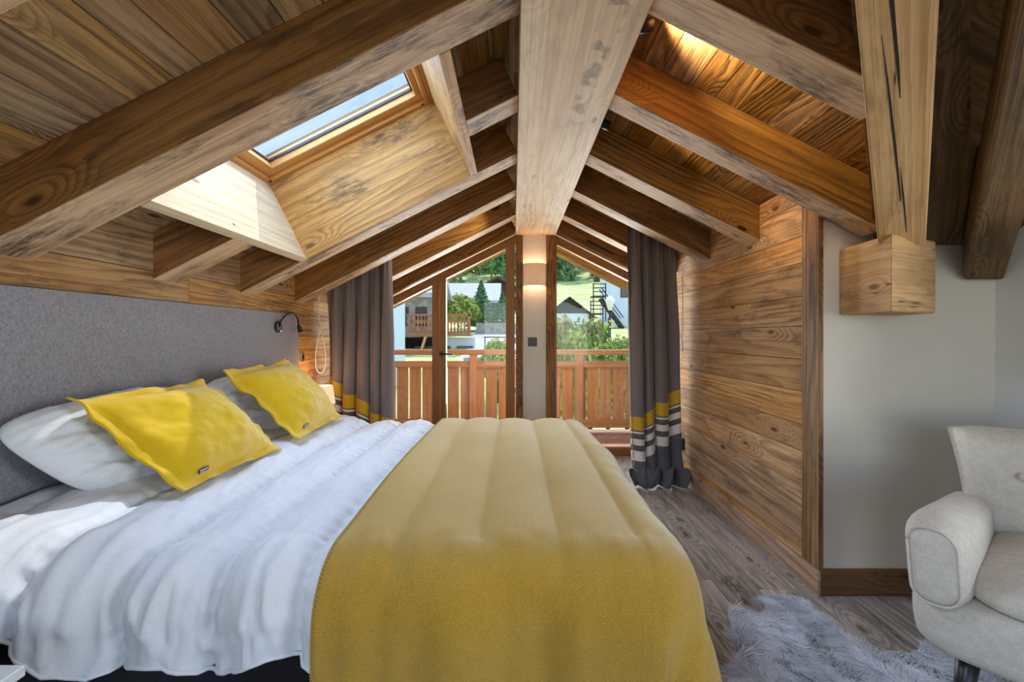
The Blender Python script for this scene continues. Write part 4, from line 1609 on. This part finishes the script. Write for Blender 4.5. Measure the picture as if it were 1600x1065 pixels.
def tree(nm, loc, h, w, mesh, mat, con, label, cat, group=None):
    r = empty(nm, loc, label=label, cat=cat, group=group)
    if con:
        MB().tube([(0, 0, -.3), (0, 0, h * .9)], [h * .03, .01], 7).build('trunk', bark, r)
        crown(mesh, mat, r, (0, 0, h * .06), (w / 2, w / 2, h * .94 / 3))
    else:
        MB().tube([(0, 0, -.3), (0, 0, h * .5)], [h * .035, h * .02], 7).build('trunk', bark, r)
        crown(mesh, mat, r, (0, 0, h * .58), (w / 2, w / 2, h * .44))
    return r
def T3(px, pbot, ptop, y, w, *a):
    b = W_(px, pbot, y)
    z0 = min(b.z, hz(b.x, y) + .1)
    return tree(a[0], (b.x, y, z0), W_(px, ptop, y).z - z0, w, *a[1:])
T3(752, 507, 438, 33, 3.3, 'spruce_tree', me_con, con1, True, 'tall pointed spruce tree seen in the middle of the glazed door', 'tree')
T3(785, 507, 456, 32, 2.6, 'spruce_tree', me_con, con1, True, 'smaller spruce tree at the right edge of the glazed door pane', 'tree')
T3(716, 510, 462, 31, 2.8, 'garden_shrub', me_blob, dec2, False, 'yellow-green shrub left of the tall spruce, behind the carved balcony', 'shrub')
T3(700, 512, 470, 30, 2.2, 'garden_shrub', me_blob, dec2, False, 'green shrub just above the far end of the carved balcony', 'shrub')
T3(734, 505, 476, 32, 1.7, 'garden_shrub', me_blob, dec2, False, 'low shrub touching the left side of the tall spruce', 'shrub')
T3(778, 552, 534, 15, 1.2, 'garden_shrub', me_blob, dec2, False, 'low light-green shrub above the handrail in the door pane', 'shrub')
def shrub(px, ptop, y, w, mat, label, h=None):
    t_ = W_(px, ptop, y)
    z0 = hz(t_.x, y)
    r = empty('flowering_shrub', (t_.x, y, z0), label=label, cat='shrub', group='shrubs outside the right gable window')
    hh = t_.z - z0
    MB().tube([(0, 0, -.2), (0, 0, hh * .6)], [.07, .03], 6).build('stem', bark, r)
    crown(me_blob, mat, r, (0, 0, hh * .54), (w / 2, w / 2, hh * .37))
shrub(886, 482, 11.5, 1.5, dec3, 'flowering shrub with reddish tips below the hut roof')
shrub(922, 486, 11.8, 1.35, dec3, 'flowering shrub in the middle of the right gable window, left of the yellow signs')
shrub(862, 492, 11.2, 1.3, dec3, 'flowering shrub partly behind the window post')
shrub(950, 522, 10.6, 1.2, dec2, 'green shrub under the yellow signposts')
shrub(980, 515, 11.4, 1.3, dec2, 'green shrub at the edge of the right curtain')
shrub(905, 505, 10.0, 1.1, dec2, 'dark leafy shrub low behind the right railing')
# forest on the hill
random.seed(12)
k = 0
for row in range(10):
    y = 90 + row * 9
    for c in range(14):
        x = -33 + c * 5.4 + random.uniform(-1.6, 1.6) + (2.7 if row % 2 else 0)
        con = random.random() < .45
        h_ = random.uniform(8, 13) * (1.15 if con else .9)
        r = empty('hillside_tree', (x, y + random.uniform(-2, 2), 0), label='tree in the wooded hillside far above the village', cat='tree', group='trees on the hillside')
        r.location.z = hz(x, r.location.y) - .3
        if con: crown(me_fcon, con1, r, (0, 0, .3), (3.0, 3.0, h_ / 3))
        else: crown(me_small, dec1, r, (0, 0, h_ * .5), (3.9, 3.9, h_ * .5))
        k += 1


def house(nm, loc, w, d, h, rise, wallm, roofm_, label, over=.5, axis='x', wins=(), rot=0.0, th_=.25, gablem=None):
    """ridge along axis; loc is the middle of the base"""
    r = empty(nm, loc, R(rot), label=label, cat='building')
    MB().b2(-w / 2, w / 2, -d / 2, d / 2, -1.5, h, 'x').build('wall', wallm, r)
    mb = MB()
    if axis == 'x':
        half, ln = d / 2 + over, w / 2 + over
        A = rise / (d / 2)
        for sg in (-1, 1):
            e = [(-ln, sg * half, h - A * over), (ln, sg * half, h - A * over), (ln, 0, h + rise), (-ln, 0, h + rise)]
            e2 = [(a, b, c + th_) for a, b, c in e]
            if sg > 0: e.reverse(); e2.reverse()
            mb.poly(e[::-1]); mb.poly(e2)
            for i in range(4):
                j = (i + 1) % 4
                mb.poly([e[i], e[j], e2[j], e2[i]])
        for sx in (-1, 1): MB().poly([(sx * w / 2, -d / 2, h), (sx * w / 2, d / 2, h), (sx * w / 2, 0, h + rise)], [(0, 0), (d, 0), (d / 2, rise)]).build('gable', gablem or wallm, r)
    else:
        half, ln = w / 2 + over, d / 2 + over
        A = rise / (w / 2)
        for sg in (-1, 1):
            e = [(sg * half, -ln, h - A * over), (sg * half, ln, h - A * over), (0, ln, h + rise), (0, -ln, h + rise)]
            e2 = [(a, b, c + th_) for a, b, c in e]
            mb.poly(e); mb.poly(e2)
            for i in range(4):
                j = (i + 1) % 4
                mb.poly([e[i], e[j], e2[j], e2[i]])
        for sy in (-1, 1): MB().poly([(-w / 2, sy * d / 2, h), (w / 2, sy * d / 2, h), (0, sy * d / 2, h + rise)], [(0, 0), (w, 0), (w / 2, rise)]).build('gable', gablem or wallm, r)
    mb.build('roof', roofm_, r)
    for (x, z, ww, hh) in wins:
        f = MB().b2(x - ww / 2 - .06, x + ww / 2 + .06, -d / 2 - .05, -d / 2 - .01, z - .06, z + hh + .06).build('window', bark, r)
        MB().b2(x - ww / 2, x + ww / 2, -d / 2 - .07, -d / 2 - .05, z, z + hh).build('pane', darkpane, f)
    return r
# near white house corner, left of the balcony house
nh = house('village_house', (-6.62, 18.95, -1), 4.1, 5, 6.2, 1.2, housew, roofm, 'pale blue-white house wall at the left edge of the left door pane', over=.3, axis='x', rot=13.5)
# balcony house
bh = house('village_house', (-6.35, 27, 0), 4.1, 5, 3.3, 1.1, stonem, roofm, 'stone and plaster house with the carved wooden balcony', over=.35, axis='x', wins=((.4, 1.7, .5, .9), (1.4, 1.7, .5, .9)))
# lower terrace wing under the balcony
lwg = empty('terrace_house', (-3.6, 24.6, 0), label='white ground floor with dark windows beneath the carved balcony', cat='building')
MB().b2(-2.3, 1.55, -.1, 2.4, -1.5, 1.02).build('wall', housew, lwg)
for x_, w_ in ((-1.1, 1.1), (.0, .35), (1.0, .75)):
    f = MB().b2(x_ - w_ / 2 - .05, x_ + w_ / 2 + .05, -.16, -.10, -.35, .55).build('window', bark, lwg)
    MB().b2(x_ - w_ / 2, x_ + w_ / 2, -.18, -.16, -.30, .50).build('pane', darkpane, f)
# carved balcony
cb = empty('carved_balcony', (-3.75, 23.4, 0), label='carved wooden balcony with cut-out balusters on the village house', cat='balcony')
cbm = wood('carved_balcony_wood', sr(110, 62, 34), sr(168, 108, 66), sr(186, 130, 88), ringf=2, stain=.2, tint=.15)
x0, x1 = -1.72, 1.55
MB().b2(x0, x1, -.1, 1.2, 1.08, 1.22, 'x').build('platform', cbm, cb)
MB().b2(x0, x1, -.12, -.02, 2.12, 2.22, 'x').build('hand_rail', cbm, cb)
MB().b2(x0, x1, -.10, -.04, 1.26, 1.33, 'x').build('bottom_rail', cbm, cb)
def baluster():
    L, Rr = [], []
    for i in range(13):
        q = i / 12
        wv = .050 + .030 * math.sin(q * math.pi * 4) * (1 if q > .1 and q < .9 else .3)
        L.append((-wv, 1.30 + .84 * q)); Rr.append((wv, 1.30 + .84 * q))
    mb = MB()
    for i in range(12):
        mb.prism([L[i], Rr[i], Rr[i + 1], L[i + 1]], -.08, -.05, 'z', pid=.5)
    return mb.mesh('baluster')
bm_ = baluster(); bm_.materials.append(cbm)
x = x0 + .08
while x < x1:
    o = bpy.data.objects.new('baluster', bm_); COL.objects.link(o); o.parent = cb; o.location = (x, 0, 0); x += .17
MB().b2(x1 - .1, x1, -.12, -.02, 1.1, 2.3, 'z').build('post', cbm, cb)
MB().tube([(-1.4, .9, -.45), (-.75, -.05, 1.08)], .07, 8).build('brace', M['pine'], cb)
# chalets behind
house('chalet', (W_(722, 480, 46).x - .3, 48, 2.4), 7.2, 7, 2.2, 1.8, M['barn'], roofm, 'chalet with a broad light-grey roof behind the shrubs', over=.6, axis='x')
house('chalet', (W_(778, 480, 52).x, 54, 3.4), 6.4, 6, 2.4, 1.6, M['barn'], M['barn'], 'dark timber chalet behind the spruce trees', over=.6, axis='y', wins=((-1.1, 1.5, .5, .6), (.6, 1.5, .5, .6), (0, 2.7, .4, .5)))
# low stone wall with planters, steps, rail
MB().b2(W_(744, 0, 30).x, 1.0, 29.8, 30.3, 1.0, W_(0, 504, 30).z).build('garden_wall', stonem, label='low stone garden wall beyond the road', cat='wall', kind='thing')
stp = empty('stone_steps', (W_(750, 0, 19).x, 19.2, 0), label='few stone steps going down beside the white ground floor', cat='steps')
for i in range(4):
    MB().b2(-.75, .75, i * .4 - .8, .8 + .8, -.6 + i * .2 - .3, -.45 + i * .2).build('step', stonem, stp)
rl2 = empty('street_fence', (W_(778, 0, 21).x, 21, hz(-.6, 21)), label='thin metal fence rail beside the road in the door pane', cat='fence')
z_ = W_(0, 526, 21).z - rl2.location.z
MB().tube([(-.65, 0, z_), (.65, 0, z_)], .03, 6).build('rail', M['bronze'], rl2)
for x_ in (-.6, 0, .6): MB().tube([(x_, 0, -.2), (x_, 0, z_)], .025, 6).build('post', M['bronze'], rl2)
# right view
ht = W_(889, 464, 30)
house('garden_hut', (ht.x, 31.5, W_(0, 489, 30).z - 2.0), 2.6, 3, 2.0, 1.0, housew, M['barn'], 'small hut with a dark gabled roof above the flowering shrubs', over=.42, axis='y', th_=.09, gablem=M['barn'])
wh = house('village_house', (W_(985, 0, 38).x + 1.2, 41, 2.0), 5.4, 5, 4.6, 1.6, housew, M['barn'], 'tall white house with an outside stair beside the right curtain', over=.5, axis='x', wins=((-1.6, 2.4, .5, .9),))
stw = empty('outside_stair', (W_(950, 0, 36).x, 36, 0), label='dark wooden outside stair and landings on the white house', cat='stair')
a_ = W_(938, 466, 36) - stw.location; b_ = W_(972, 512, 36) - stw.location
for dy in (-.5, .5):
    MB().tube([a_ + Vector((0, dy, 0)), b_ + Vector((0, dy, 0))], .13, 4).build('stringer', M['barn'], stw)
    MB().tube([a_ + Vector((0, dy, .8)), b_ + Vector((0, dy, .8))], .05, 4).build('hand_rail', M['barn'], stw)
for i in range(12):
    p = a_.lerp(b_, (i + .5) / 12)
    MB().b2(p.x - .14, p.x + .14, -.5, .5, p.z - .02, p.z + .04).build('tread', M['barn'], stw)
for (px, py) in ((935, 462), (931, 489)):
    c_ = W_(px, py, 36) - stw.location
    MB().b2(c_.x - .55, c_.x + .5, -.6, .6, c_.z - .1, c_.z).build('landing', M['barn'], stw)
    for q in (.3, .6, .9): MB().b2(c_.x - .55, c_.x + .5, -.62, -.58, c_.z + q - .04, c_.z + q + .04).build('guard_rail', M['barn'], stw)
    for x_ in (-.5, .45): MB().b2(c_.x + x_ - .04, c_.x + x_ + .04, -.62, -.56, c_.z - 2, c_.z + .95, 'z').build('post', M['barn'], stw)
sl = empty('street_lantern', (W_(953, 0, 15).x, 15, hz(3, 15)), label='white glazed street lantern on a dark pole beside the white house', cat='lantern')
z_ = W_(0, 484, 15).z - sl.location.z
MB().tube([(0, 0, 0), (0, 0, z_)], [.05, .035], 8).build('pole', M['bronze'], sl)
MB().lathe((0, 0, z_), [(.0, 0), (.06, 0), (.15, .30), (.16, .32)], 8).build('glass', M['white'], sl)
MB().lathe((0, 0, z_), [(.165, .32), (.10, .42), (.02, .48), (.0, .49)], 8).build('cap', M['white'], sl)
sp_ = empty('signpost', (W_(951, 0, 12.6).x, 12.6, hz(2.6, 12.6)), label='signpost with four small yellow direction arrows outside the right window', cat='signpost')
zb_ = sp_.location.z
MB().tube([(0, 0, 0), (0, 0, W_(0, 496, 12.6).z - zb_)], .025, 8).build('pole', M['bronze'], sp_)
yel_ = plain('yellow_enamel', sr(236, 206, 50), .4)
for (py, sg) in ((501, 1), (506, -1), (510, 1), (515, -1)):
    z_ = W_(0, py, 12.6).z - zb_
    L_ = .17
    MB().prism([(sg * .0, z_ - .026), (sg * (L_ - .04), z_ - .026), (sg * L_, z_), (sg * (L_ - .04), z_ + .026), (sg * .0, z_ + .026)], -.035, -.027).build('arrow_plate', yel_, sp_)
